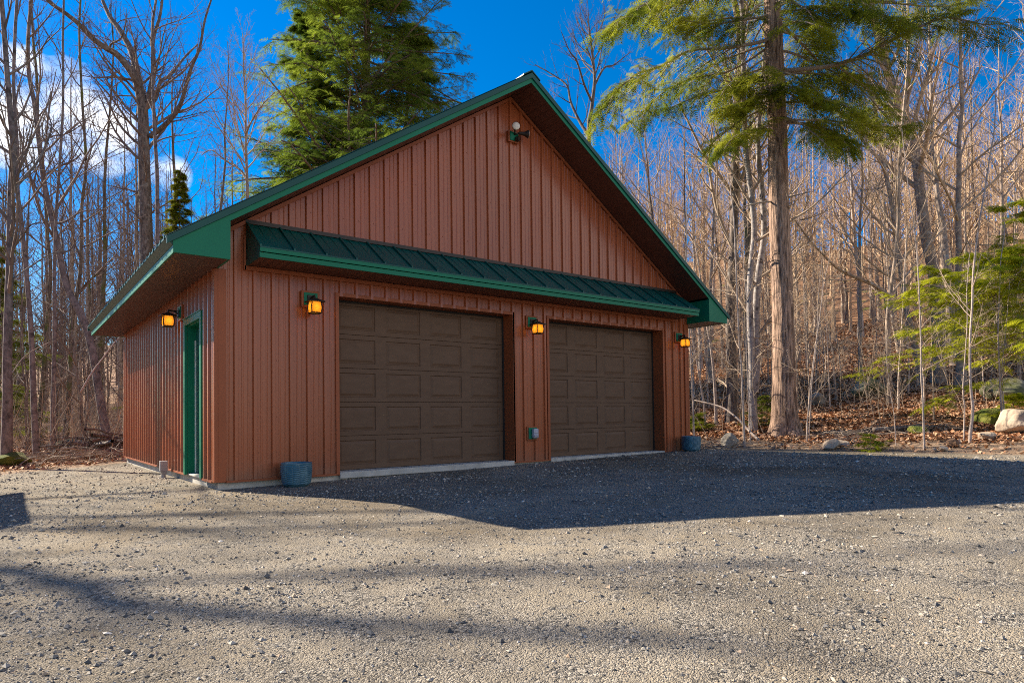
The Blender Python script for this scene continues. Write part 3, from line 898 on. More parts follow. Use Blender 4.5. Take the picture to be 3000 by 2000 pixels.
for yf, sg in ((-OF, -1), (DEP + ORR, 1)):       # both gable ends
    for s in (1, -1):
        X = (lambda x: x) if s == 1 else (lambda x: WID - x)
        T = lambda x: RTOP - SLOPE * (RX - x)
        # upper rake trim (proud), lower fascia, boxed eave return
        x0 = -OE - 0.064
        rake.prism([(X(x0), yf, T(x0) - 0.092), (X(RX), yf, RTOP - 0.092), (X(RX), yf, RTOP - 0.012), (X(x0), yf, T(x0) - 0.012)], (0, sg * 0.032, 0))
        fas.prism([(X(-OE), yf, T(-OE) - 0.165), (X(RX), yf, RTOP - 0.165), (X(RX), yf, RTOP - 0.094), (X(-OE), yf, T(-OE) - 0.094)], (0, sg * 0.010, 0))
        xb = 0.023
        fas.prism([(X(-OE + 0.0005), yf + sg * 0.0095, HS + 0.0), (X(xb), yf + sg * 0.0095, HS), (X(xb), yf + sg * 0.0095, T(xb) - 0.1645), (X(-OE + 0.0005), yf + sg * 0.0095, T(-OE) - 0.1645)], (0, -sg * 0.03, 0))
        ye = -0.03 if sg < 0 else DEP + 0.03
        ya, yb = sorted((yf - sg * 0.021, ye))
        fas.prism([(X(xb), ya, HS + 0.0005), (X(xb), yb, HS + 0.0005), (X(xb), yb, T(xb) - 0.18), (X(xb), ya, T(xb) - 0.18)], (-s * 0.02, 0, 0))
        # rake soffit, planks running out from the wall
        pr = plank_profile(0.05, RX - 0.001)
        yi = 0.03 if sg < 0 else DEP - 0.03
        for (a, ha), (b, hb) in zip(pr[:-1], pr[1:]):
            sof.poly([(X(a), yf - sg * 0.001, T(a) - 0.166 + ha), (X(b), yf - sg * 0.001, T(b) - 0.166 + hb), (X(b), yi, T(b) - 0.166 + hb), (X(a), yi, T(a) - 0.166 + ha)])
for s in (1, -1):                                # eaves
    X = (lambda x: x) if s == 1 else (lambda x: WID - x)
    xa, xb_ = sorted((X(-OE), X(-OE + 0.02)))
    fas.box(xa, xb_, -OF + 0.0005, DEP + ORR - 0.0005, HS - 0.004, HS + 0.078)
    rake.prism([(X(-OE - 0.066), -OF + 0.0006, ETOP - 0.022), (X(-OE - 0.004), -OF + 0.0006, HS + 0.080), (X(-OE + 0.015), -OF + 0.0006, HS + 0.080), (X(-OE + 0.015), -OF + 0.0006, ETOP - 0.022)], (0, DEP + ORR + OF - 0.0012, 0))
    pr = plank_profile(-OF + 0.001, DEP + ORR - 0.001)
    for (a, ha), (b, hb) in zip(pr[:-1], pr[1:]):
        sof.poly([(X(-OE + 0.02), a, HS + 0.003 + ha), (X(-OE + 0.02), b, HS + 0.003 + hb), (X(0.03), b, HS + 0.003 + hb), (X(0.03), a, HS + 0.003 + ha)])
rake.build('roof_edge_trim', M['green_shaded'], roof)
fas.build('fascia', M['green'], garage)
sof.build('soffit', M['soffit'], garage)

# awning roof over the doors
AX0, AX1, AYF, AZ0, AZW = 0.350, 8.780, -0.585, 2.668, 3.205
aw = MB()
aw.prism([(AX0, -0.021, AZW), (AX0, AYF - 0.018, 2.797), (AX0, AYF - 0.018, 2.782), (AX0, -0.021, AZW - 0.02)], (AX1 - AX0, 0, 0))
seam = MB(); x = AX0 + 0.008
sl_ = (AZW - 2.797) / (-0.021 - (AYF - 0.018))
nx = 0
while x < AX1:
    seam.prism([(x - 0.011, -0.05, AZW - 0.012), (x - 0.011, AYF - 0.016, 2.798), (x - 0.011, AYF - 0.016, 2.822), (x - 0.011, -0.05, AZW + 0.012)], (0.022, 0, 0))
    for d in (0.135, 0.27):
        if x + d < AX1 - 0.05: seam.prism([(x + d - 0.007, -0.05, AZW - 0.015), (x + d - 0.007, AYF - 0.01, 2.7965), (x + d - 0.007, AYF - 0.01, 2.7995), (x + d - 0.007, -0.05, AZW - 0.0105)], (0.014, 0, 0))
    x += 0.4055
awning = aw.build('awning_roof', M['green_shaded'], garage)
seam.build('standing_seam', M['green_shaded'], awning)
MB().box(AX0 - 0.01, AX1 + 0.0, -0.05, -0.0205, AZW - 0.005, AZW + 0.045).build('flashing', M['bronze'], awning)
af = MB()
af.box(AX0, AX1, AYF, AYF + 0.02, AZ0, 2.728)
af.box(AX0, AX1, AYF - 0.014, AYF + 0.006, 2.736, 2.793)
af.build('fascia', M['green'], awning, bevel=0.002)
for xx in (AX0 + 0.004, AX1 - 0.016):
    ac = MB(); ac.prism([(xx, -0.0215, AZ0 + 0.001), (xx, AYF + 0.0205, AZ0 + 0.001), (xx, AYF + 0.0205, 2.795), (xx, -0.0215, AZW - 0.022)], (0.012, 0, 0))
    xo = AX0 - 0.002 if xx < 4 else AX1 - 0.004
    ac.box(xo, xo + 0.006, AYF + 0.003, -0.022, AZ0, 2.735)
    ac.build('end_panel', M['green_shaded'], awning)
asf = MB(); pr = plank_profile(AX0 + 0.006, AX1 - 0.006)
for (a, ha), (b, hb) in zip(pr[:-1], pr[1:]):
    asf.poly([(a, AYF + 0.02, AZ0 + 0.004 + ha), (b, AYF + 0.02, AZ0 + 0.004 + hb), (b, -0.02, AZ0 + 0.004 + hb), (a, -0.02, AZ0 + 0.004 + ha)])
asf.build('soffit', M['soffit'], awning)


# ------------------------------------------------------------------ wall lanterns
def lantern(loc, rz, label):
    """local: wall plane y = 0, out of the wall is -y"""
    t = thing('wall_lantern', label, 'lamp', loc, rz, 'lit wall lanterns on the garage')
    MB().box(-0.122, 0.122, -0.040, -0.001, -0.112, 0.108).build('mounting_trim', M['trim'], t, bevel=0.006)
    MB().box(-0.092, 0.092, -0.052, -0.0405, -0.084, 0.082).build('mounting_block', M['green'], t, bevel=0.004)
    MB().box(-0.052, 0.052, -0.066, -0.0525, -0.075, 0.05).build('back_plate', M['bronze'], t, bevel=0.006)
    a = MB()
    a.tube(smooth_path([(0, -0.066, -0.02), (0, -0.10, 0.012), (0, -0.15, 0.022), (0, -0.185, 0.010), (0, -0.19, -0.02)], 4), 0.011, 8)
    a.tube([(0, -0.064, 0.02), (0, -0.19, 0.03)], 0.008, 8)
    a.build('arm', M['bronze'], t, smooth=True)
    cy = -0.19
    c = MB(); c.frustum((0, cy), 0.106, 0.102, -0.062, -0.052); c.frustum((0, cy), 0.102, 0.045, -0.0515, -0.025); c.frustum((0, cy), 0.04, 0.03, -0.0245, -0.01)
    c.build('cap', M['bronze'], t)
    f = MB(); rb, rm, rt = 0.062, 0.070, 0.060; z0, zm, z1 = -0.205, -0.135, -0.063
    for sx in (1, -1):
        for sy in (1, -1):
            f.tube([(sx * rb, cy + sy * rb, z0), (sx * rm, cy + sy * rm, zm), (sx * rt, cy + sy * rt, z1)], 0.0075, 4)
    for z, r in ((z0, rb),):
        for k in range(4):
            p = [(-r, -r), (r, -r), (r, r), (-r, r)]
            (xa, ya), (xb, yb) = p[k], p[(k + 1) % 4]
            f.tube([(xa, cy + ya, z), (xb, cy + yb, z)], 0.009, 4)
    f.build('cage', M['bronze'], t)
    g = MB(); k = 0.965
    for sx, sy, ax in ((0, -1, 'x'), (0, 1, 'x'), (1, 0, 'y'), (-1, 0, 'y')):
        prev = None
        for z, r in ((z0 + 0.004, rb), (-0.17, 0.0675), (zm, rm), (-0.10, 0.067), (z1, rt)):
            r *= k
            cur = [(-r, cy + sy * r, z), (r, cy + sy * r, z)] if ax == 'x' else [(sx * r, cy - r, z), (sx * r, cy + r, z)]
            if prev: g.poly([prev[0], prev[1], cur[1], cur[0]])
            prev = cur
    g.build('glass_shade', M['glass'], t)
    b = MB(); b.tube([(0, cy, -0.165), (0, cy, -0.155), (0, cy, -0.135), (0, cy, -0.115), (0, cy, -0.09)], [0.008, 0.02, 0.026, 0.02, 0.011], 10)
    b.build('bulb', M['bulb'], t, smooth=True)
    return t


lant = lantern((1.160, -0.019, 2.325), 0, 'lit amber lantern on the front wall left of the wider looking nearest garage door')


def lantern_copy(loc, rz, label):
    return dup(lant, loc, rz, label=label)


lantern_copy((4.945, -0.019, 2.312), 0, 'lit amber lantern on the pier between the two garage doors')
lantern_copy((8.820, -0.019, 2.305), 0, 'lit amber lantern at the far end of the front wall above the smaller looking planter')
lantern_copy((-0.019, 1.80, 2.285), -math.pi / 2, 'lit amber lantern on the side wall beside the green entry door')

# flood light high in the gable
fl = thing('flood_light', 'twin headed motion flood light high on the gable wall', 'lamp', (4.615, -0.019, 5.365))
MB().box(-0.112, 0.112, -0.035, -0.001, -0.095, 0.095).build('mounting_trim', M['trim'], fl, bevel=0.005)
MB().box(-0.085, 0.085, -0.05, -0.0355, -0.072, 0.072).build('mounting_block', M['green'], fl, bevel=0.004)
MB().box(0.0, 0.075, -0.10, -0.0505, -0.075, -0.02).tube([(0.03, -0.052, -0.01), (0.03, -0.12, -0.05), (0.03, -0.135, -0.06)], [0.018, 0.03, 0.026], 10).build('motion_sensor', M['bronze'], fl, bevel=0.004)


def flood_head(p0, d, up):
    d = np.array(d, float) / np.linalg.norm(d); p0 = np.array(p0, float)
    h = MB(); st = [(0.0, 0.018), (0.03, 0.026), (0.06, 0.028), (0.10, 0.036), (0.135, 0.055), (0.16, 0.068), (0.166, 0.068)]
    h.tube([p0 + d * a for a, _ in st], [r for _, r in st], 20, cap=False)
    h.tube([(0.0, -0.052, 0.03), tuple(p0 * 0.5 + np.array([0, -0.03, 0.015])), tuple(p0)], 0.012, 8)
    o = h.build('lamp_head', M['bronze'], fl, smooth=True)
    l = MB(); l.tube([p0 + d * 0.155, p0 + d * 0.170, p0 + d * 0.176], [0.064, 0.062, 0.04], 20); l.build('lens', M['lens'], o, smooth=True)


flood_head((-0.03, -0.10, 0.085), (-0.50, -0.84, -0.05), 0)
flood_head((0.05, -0.10, 0.05), (0.86, -0.42, -0.04), 0)

# outlet with bubble cover
ou = thing('outlet_box', 'weatherproof outlet with clear bubble cover low on the pier between doors', 'outlet', (4.93, -0.019, 0.455))
MB().box(-0.112, 0.112, -0.035, -0.001, -0.115, 0.115).build('mounting_trim', M['trim'], ou, bevel=0.006)
MB().box(-0.09, 0.09, -0.048, -0.0355, -0.095, 0.095).build('mounting_block', M['green'], ou, bevel=0.005)
o_ = MB().box(-0.035, 0.072, -0.115, -0.0485, -0.078, 0.078).build('bubble_cover', M['clear_cover'], ou, bevel=0.016)
MB().box(-0.028, 0.064, -0.119, -0.1155, -0.062, -0.030).box(-0.02, 0.056, -0.119, -0.1155, 0.0, 0.012).build('latch', M['grey_plastic'], o_, bevel=0.002)

# conduit stub by the side wall
ypx = 2.62
zc = tz(-0.12, ypx)
cs = thing('conduit_stub', 'grey plastic utility stub standing against the side wall foundation', 'utility box', (-0.125, ypx, zc))
MB().box(-0.052, 0.052, -0.045, 0.045, 0.105, 0.135 - zc).build('box', M['grey_plastic'], cs, bevel=0.006)
MB().frustum((0, 0), 0.030, 0.044, 0.055, 0.1045).tube([(0, 0, -0.1), (0, 0, 0.06)], 0.031, 12).build('pipe', M['grey_plastic'], cs, bevel=0.003)


# ------------------------------------------------------------------ planters
def planter_mesh():
    prof = [(0.0, 0.0), (0.120, 0.0), (0.140, 0.008), (0.152, 0.03)]
    nseg, ncol, rows = 168, 14, 10
    zs = list(np.linspace(0.035, 0.272, rows * 8 + 1))
    def rad(z): return 0.152 + 0.030 * (1 - (1 - min(z / 0.22, 1)) ** 2)
    V = []; ring = []
    a = np.arange(nseg) * 2 * np.pi / nseg
    col = (np.arange(nseg) * ncol // nseg); cf = (np.arange(nseg) * ncol / nseg) % 1
    def add(r, z):
        r = np.broadcast_to(r, (nseg,)); ring.append(len(V) // 1)
        V.extend(np.stack([r * np.cos(a), r * np.sin(a), np.full(nseg, z)], 1).tolist())
    for r, z in prof[1:]: add(r, z)
    for z in zs:
        ph = ((z - 0.035) / (0.237 / rows) + 0.5 * (col % 2)) % 1
        w = 0.0115 * np.sqrt(np.clip(1 - (2 * ph - 1) ** 2, 0, 1)) * np.clip(np.minimum(cf, 1 - cf) * 14, 0.15, 1)
        add(rad(z) + w, z)
    for r, z in ((0.184, 0.276), (0.190, 0.284), (0.190, 0.298), (0.186, 0.304), (0.178, 0.304), (0.172, 0.296), (0.168, 0.26), (0.160, 0.235)): add(r, z)
    V = np.array(V); n = len(V) // nseg
    idx = np.arange(len(V)).reshape(n, nseg)
    F = np.stack([idx[:-1], np.roll(idx[:-1], -1, 1), np.roll(idx[1:], -1, 1), idx[1:]], -1).reshape(-1, 4)
    return V, F


pv, pf = planter_mesh()
pl = thing('planter', 'blue basket weave ceramic planter by the wall left of the nearest garage door', 'planter', (0.885, -0.27, tz(0.885, -0.27) - 0.006), 0.1, 'blue planters at the garage corners')
np_mesh('pot', pv, pf, M['glaze'], pl, smooth=True)
so_ = MB(); so_.tube([(0, 0, 0.20), (0, 0, 0.232), (0, 0, 0.240)], [0.15, 0.163, 0.08], 40); so_.build('soil', M['soil'], pl, smooth=True)
dup(pl, (8.83, -0.30, tz(8.83, -0.30) - 0.006), 0.35, label='blue basket weave ceramic planter at the far right corner of the front wall')

# ------------------------------------------------------------------ rocks
def rock(name, label, cat, loc, size, m, seed, flat=0.7, rz=0.0, group=None, cut=0.0):
    import bmesh
    g = np.random.default_rng(seed)
    bm = bmesh.new(); bmesh.ops.create_icosphere(bm, subdivisions=4, radius=1.0)
    V = np.array([v.co[:] for v in bm.verts])
    for _ in range(15):                           # planar chips
        d = nrm(g.normal(size=3)); c = 0.48 + 0.36 * g.random()
        k = V @ d; V = V - np.clip(k - c, 0, None)[:, None] * d * 0.85
    n = fbm(V[:, 0] * 1.7 + seed, V[:, 1] * 1.7 + V[:, 2] * 1.3, 3)
    n2 = fbm(V[:, 0] * 6 + seed, V[:, 1] * 6 + V[:, 2] * 5, 3)
    V = V * (1 + 0.16 * n + 0.045 * n2)[:, None]
    V = V * np.array(size) * 0.5
    for v, co_ in zip(bm.verts, V): v.co = co_
    me = bpy.data.meshes.new(name); bm.to_mesh(me); bm.free(); me.materials.append(m)
    me.polygons.foreach_set('use_smooth', np.full(len(me.polygons), True))
    o = bpy.data.objects.new(name, me); o.location = loc; o.rotation_euler = (0.1 * g.normal(), 0.1 * g.normal(), rz); link(o)
    return tag(o, label, cat, group)


def ground_at(px, py, lo=6.0, hi=90.0):
    """where the view ray through a photo pixel meets the terrain"""
    d = at(px, py, 1.0) - CAM
    t = np.arange(lo, hi, 0.05); P = CAM + t[:, None] * d
    dz = P[:, 2] - terrain(P[:, 0], P[:, 1])
    k = np.where(dz < 0)[0]
    if len(k) == 0: return None, hi
    return P[k[0]], t[k[0]]


def base(px, depth):
    """terrain point below photo column px, depth metres along the viewing axis"""
    p = at(px, 1200, depth); p[2] = tz(p[0], p[1]); return p


def rk(label, px, depth, size, m, seed, flat=0.0, rz=0.0, name='rock', group=None):
    p = base(px, depth)
    return rock(name, label, 'rock', (p[0], p[1], p[2] + size[2] * (0.28 - flat)), size, m, seed, rz=rz, group=group)


rk('large pale flat boulder on the dirt bank at the right edge of the woods', 2985, 14.6, (1.62, 1.2, 0.744), M['rock_pale'], 5, rz=0.5, name='boulder')
rk('low tan rock between the pale boulder and the thin white saplings', 2885, 14.4, (0.576, 0.408, 0.288), M['rock_pale'], 8, rz=0.2)
rk('mossy grey boulder behind a tree deep on the leafy slope', 2545, 23.0, (1.9, 1.3, 1.1), M['rock_moss'], 11, rz=0.4, name='boulder')
rk('small dark grey boulder beside the mossy boulder on the slope', 2395, 22.5, (0.9, 0.7, 0.55), M['rock_grey'], 12, rz=0.1, name='boulder')
rk('rounded grey boulder under the fallen pale branch behind the garage corner', 2135, 16.3, (0.80, 0.56, 0.46), M['rock_grey'], 21, rz=0.6, name='boulder')
rk('tan lumpy rock on the bank beside the big evergreen trunk', 2432, 14.9, (0.504, 0.408, 0.324), M['rock_pale'], 31, rz=0.3)
rk('smaller tan rock touching the lumpy rock by the big trunk', 2466, 15.1, (0.312, 0.288, 0.204), M['rock_pale'], 33, rz=0.9)
rk('reddish stone on the dirt bank left of the rust coloured clod', 2760, 13.6, (0.264, 0.192, 0.156), M['rock_pale'], 41, rz=0.1)
rk('small pink stone at the foot of the thin pale sapling', 2733, 13.7, (0.156, 0.132, 0.108), M['rock_pale'], 42, rz=0.7)
rk('dark rusty earth clod on the bank among stones', 2790, 13.9, (0.336, 0.288, 0.288), M['earth'], 44, rz=0.2, name='earth_clod')
rk('mossy mound behind the two white saplings', 2895, 16.8, (1.2, 1.08, 0.504), M['moss'], 51, rz=0.4, name='moss_mound')
rk('yellow green moss mound behind the lone pale sapling', 2690, 15.8, (0.744, 0.6, 0.312), M['moss'], 52, rz=0.1, name='moss_mound')
rk('long dark mossy boulder far back behind the young evergreens', 2960, 20.0, (2.2, 1.4, 0.8), M['rock_moss'], 53, rz=0.3, name='boulder')
rk('mossy stump mound at the left tree line by the gravel', 45, 13.2, (0.8, 0.6, 0.4), M['moss'], 54, rz=0.3, name='moss_mound')
rk('dark mossy hump on the forest floor behind the brush pile', 215, 21.0, (1.6, 1.0, 0.6), M['rock_moss'], 55, rz=0.3, name='moss_mound')

# ------------------------------------------------------------------ hero trees placed from their trunks in the photo
def path(pts, depth, k=3, ddepth=0.0):
    n = len(pts)
    return smooth_path([at(p[0], p[1], depth + ddepth * i / max(n - 1, 1)) for i, p in enumerate(pts)], k)


def taper(n, r0, r1, flare=1.0, pw=1.0):
    t = np.linspace(0, 1, n); r = r0 + (r1 - r0) * t ** pw
    r = r * (1 + (flare - 1) * np.exp(-t * n / 3.0)); return r


def hero(name, label, pts, depth, r0, r1, tm, cm, seed, extend=0.0, limbs=None, **kw):
    """bare tree whose trunk follows photo points (bottom first); foot dropped to the terrain"""
    g = np.random.default_rng(seed)
    tp = path(pts, depth)
    foot = tp[0].copy(); zt = tz(foot[0], foot[1]) - 0.12
    if foot[2] > zt + 0.25:
        k = max(2, int((foot[2] - zt) / 0.8)); dirv = (tp[1] - tp[0]) / max(tp[1][2] - tp[0][2], 0.1)
        ex = [foot + dirv * (z - foot[2]) * 0.35 + np.array([0, 0, (z - foot[2]) * (1 - 0.35 * dirv[2])]) for z in np.linspace(zt, foot[2], k + 1)[:-1]]
        tp = np.concatenate([np.array(ex), tp])
    else:
        tp[0][2] = min(zt, tp[0][2])
    if extend:
        d = nrm(tp[-1] - tp[-4]); n = 6
        ext = []; q = tp[-1].copy()
        for i in range(n):
            d = nrm(d + np.array([0, 0, 0.1]) + 0.05 * g.normal(size=3)); q = q + d * extend / n; ext.append(q.copy())
        tp = np.concatenate([tp, np.array(ext)])
    tr = taper(len(tp), r0, r1, 1.35, 0.9)
    org = tp[0].copy(); org[2] = tz(org[0], org[1])
    lb = None
    if limbs:
        lb = []
        for lp, lr0, lr1, dd in limbs:
            q = path(lp, depth, 4, dd) - org
            lb.append((q, np.linspace(lr0, lr1, len(q))))
    tv, cv = bare_parts(tp - org, tr, g, limbs=lb, **kw)
    return tree(name, label, tv, cv, tm, cm, loc=org)


# --- left of the garage
hero('bare_tree', 'straight grey speckled tree trunk nearest the gravel at the left edge', [(18, 1378), (22, 1200), (22, 1050), (25, 900), (28, 800), (31, 650), (33, 540), (40, 440), (30, 330), (20, 200), (10, 60)], 13.2, 0.088, 0.035, M['bark_slate'], M['twig_dark'], 101, extend=5,
     crown=0.25, n1=18, n2=6, n3=5, L1=2.6,
     limbs=[([(36, 560), (80, 510), (115, 465), (150, 380), (142, 330), (150, 270)], 0.03, 0.008, 1.0), ([(28, 740), (60, 700), (90, 660), (130, 650)], 0.022, 0.006, -1), ([(33, 820), (90, 780), (160, 740), (240, 735)], 0.02, 0.005, 1)])
hero('bare_tree', 'slim grey leaning trunk second from the left at the tree line', [(108, 1345), (100, 1200), (95, 1050), (90, 950), (82, 850), (70, 720), (62, 640), (52, 560), (50, 420), (40, 250), (45, 80)], 16.5, 0.068, 0.03, M['bark_slate'], M['twig_dark'], 102, extend=4, crown=0.4, n1=14, n2=6, n3=5, L1=2.6)
hero('bare_tree', 'dark mossy leaning trunk crossing behind the slim grey ones', [(112, 1290), (117, 1220), (125, 1130), (135, 1000), (142, 900), (148, 780), (140, 700), (134, 600), (120, 480), (110, 330)], 24, 0.085, 0.04, M['bark_moss'], M['twig_dark'], 103, extend=5, crown=0.5, n1=14, n2=6, n3=5, L1=3.2)
hero('bare_tree', 'straight thin grey trunk left of the trunk with yellow green moss', [(155, 1330), (155, 1200), (160, 1000), (160, 900), (160, 760), (165, 620), (175, 480), (185, 300), (184, 120)], 18, 0.055, 0.022, M['bark_slate'], M['twig_dark'], 104, extend=4, crown=0.45, n1=14, n2=6, n3=5, L1=2.4)
hero('bare_tree', 'trunk coated with yellow green moss along its left side', [(192, 1290), (198, 1180), (205, 1100), (208, 1000), (213, 930), (235, 800), (238, 700), (240, 600), (252, 480), (243, 330)], 24, 0.09, 0.035, M['bark_moss'], M['twig_dark'], 105, extend=5, crown=0.42, n1=16, n2=6, n3=5, L1=3.4,
     limbs=[([(212, 985), (195, 940), (165, 905), (150, 880)], 0.04, 0.02, 1), ([(236, 850), (262, 820), (290, 800), (330, 760)], 0.03, 0.01, -1)])
hero('leaning_tree', 'smooth bent grey tree leaning left over the brush pile beside the eave', [(318, 1300), (302, 1220), (286, 1120), (273, 1040), (256, 970), (232, 910), (202, 855), (185, 800), (170, 720), (152, 640), (130, 540), (119, 450), (110, 380), (100, 300), (85, 220), (82, 120), (90, 20)], 19.0, 0.125, 0.035, M['bark_slate'], M['twig_dark'], 106, extend=3, crown=0.42, n1=14, n2=6, n3=6, L1=3.6,
     limbs=[([(158, 655), (190, 650), (240, 620), (300, 615)], 0.04, 0.012, 1.5), ([(122, 520), (170, 490), (215, 470), (238, 450)], 0.035, 0.012, -1.5), ([(112, 420), (150, 400), (200, 390), (260, 350)], 0.03, 0.01, 1)])
hero('big_maple', 'massive forked grey trunk with heavy crooked limbs rising behind the left eave', [(432, 1180), (431, 1000), (430, 780), (426, 600), (422, 480), (420, 380), (417, 310), (404, 240), (396, 200)], 27, 0.29, 0.17, M['bark_dark'], M['twig_dark'], 107, rr=0.30, crown=0.52, n1=16, n2=7, n3=6, n4=4, L1=4.4, top=0.97, low=9, up=0.05, sides=14,
     limbs=[([(410, 265), (393, 225), (348, 165), (312, 142), (270, 112), (230, 70), (190, 38), (140, 2), (100, -60)], 0.15, 0.05, -3.0),
            ([(400, 210), (385, 150), (352, 90), (322, 50), (300, 0), (270, -80)], 0.15, 0.05, 2.0),
            ([(440, 400), (470, 378), (500, 350), (527, 310), (545, 250), (560, 200), (585, 140), (600, 60), (622, -10)], 0.11, 0.03, -2.0),
            ([(425, 320), (455, 290), (470, 240), (500, 220), (540, 170), (580, 130)], 0.10, 0.03, 3.0),
            ([(432, 300), (450, 200), (448, 120), (470, 40), (480, -60)], 0.10, 0.04, 0.5),
            ([(322, 155), (325, 130), (355, 112), (370, 60)], 0.05, 0.02, -1.0)])
hero('bare_tree', 'slim straight trunk standing close beside the massive forked trunk', [(466, 1150), (464, 950), (462, 760), (461, 600), (460, 500), (453, 390), (450, 300), (446, 180), (448, 60)], 23, 0.09, 0.03, M['bark_slate'], M['twig_dark'], 108, extend=4, crown=0.5, n1=18, n2=6, n3=5, L1=3.4)
hero('bare_tree', 'fine twigged slender tree alone against blue sky left of the tall evergreen', [(727, 1180), (725, 900), (725, 590), (722, 480), (720, 380), (719, 300), (714, 200), (711, 100)], 30, 0.10, 0.02, M['bark_grey'], M['twig'], 109, crown=0.42, n1=30, n2=8, n3=6, L1=3.6, up=0.08,
     limbs=[([(722, 525), (700, 495), (660, 470), (620, 440), (590, 455)], 0.06, 0.015, 2), ([(718, 400), (740, 350), (775, 300), (805, 270)], 0.04, 0.012, -2)])
hero('bare_tree', 'crooked dark bare tree rising behind the ridge of the roof', [(1728, 1150), (1727, 800), (1725, 400), (1733, 320), (1742, 240), (1738, 180), (1730, 110), (1722, 55)], 25, 0.13, 0.02, M['bark_dark'], M['twig_dark'], 110, crown=0.62, n1=18, n2=6, n3=5, L1=2.6, up=0.14,
     limbs=[([(1727, 400), (1700, 360), (1672, 300), (1660, 250), (1612, 215), (1568, 190)], 0.07, 0.014, 2), ([(1735, 300), (1712, 250), (1690, 180), (1668, 150), (1645, 95)], 0.05, 0.012, -2),
            ([(1742, 250), (1770, 200), (1800, 190), (1850, 150)], 0.05, 0.012, 1), ([(1733, 350), (1770, 310), (1820, 250), (1850, 240)], 0.05, 0.012, -1)])

# --- right of the garage
hero('bare_tree', 'blue grey dark trunk standing between the eave tip and the big evergreen', [(2143, 1235), (2146, 1150), (2142, 1040), (2140, 900), (2147, 760), (2152, 620), (2152, 480), (2160, 330), (2168, 180)], 20.2, 0.170, 0.084, M['bark_dark'], M['twig'], 120, extend=4, crown=0.42, n1=16, n2=6, n3=6, L1=3.6, low=7)
hero('forked_tree', 'pale blotchy trunk with a dark mossy twin stem close left of the big evergreen', [(2207, 1262), (2205, 1150), (2203, 1050), (2196, 900), (2200, 780), (2210, 680), (2200, 560), (2185, 440), (2180, 300), (2176, 120)], 18.2, 0.102, 0.054, M['bark_birch'], M['twig'], 121, extend=4, crown=0.4, n1=14, n2=6, n3=6, L1=3.0, low=8,
     limbs=[([(2210, 1150), (2216, 1050), (2214, 930), (2222, 800), (2238, 690), (2232, 560), (2220, 420), (2230, 280), (2240, 150)], 0.12, 0.05, 0.6)])
hero('bare_tree', 'thick leaning shaggy trunk far back between the young evergreens and the sky', [(2750, 1160), (2748, 1050), (2748, 890), (2735, 790), (2717, 715), (2702, 610), (2690, 510), (2678, 430), (2655, 350), (2630, 290)], 25, 0.24, 0.13, M['bark_grey'], M['twig_tan'], 122, extend=6, crown=0.5, n1=20, n2=8, n3=6, n4=3, L1=4.6, sides=12)
hero('bare_tree', 'crooked grey tree with one long dark limb drooping left across the woods', [(2603, 1245), (2606, 1150), (2603, 1050), (2600, 940), (2608, 860), (2622, 760), (2632, 640), (2632, 520), (2640, 400), (2655, 250)], 21.0, 0.074, 0.036, M['bark_grey'], M['twig'], 123, extend=4, crown=0.4, n1=16, n2=7, n3=6, L1=3.4, low=6,
     limbs=[([(2608, 868), (2560, 835), (2500, 810), (2460, 790), (2420, 755), (2370, 700), (2325, 640)], 0.066, 0.02, -2.0), ([(2612, 860), (2660, 800), (2720, 720), (2790, 640), (2850, 560), (2900, 520)], 0.03, 0.008, 1.5)])
hero('bare_tree', 'leaning grey trunk crossing behind the lone pale sapling', [(2700, 1130), (2690, 1060), (2672, 980), (2655, 900), (2640, 800), (2625, 700)], 24, 0.12, 0.06, M['bark_grey'], M['twig_tan'], 124, extend=6, crown=0.5, n1=14, n2=7, n3=6, L1=3.4)
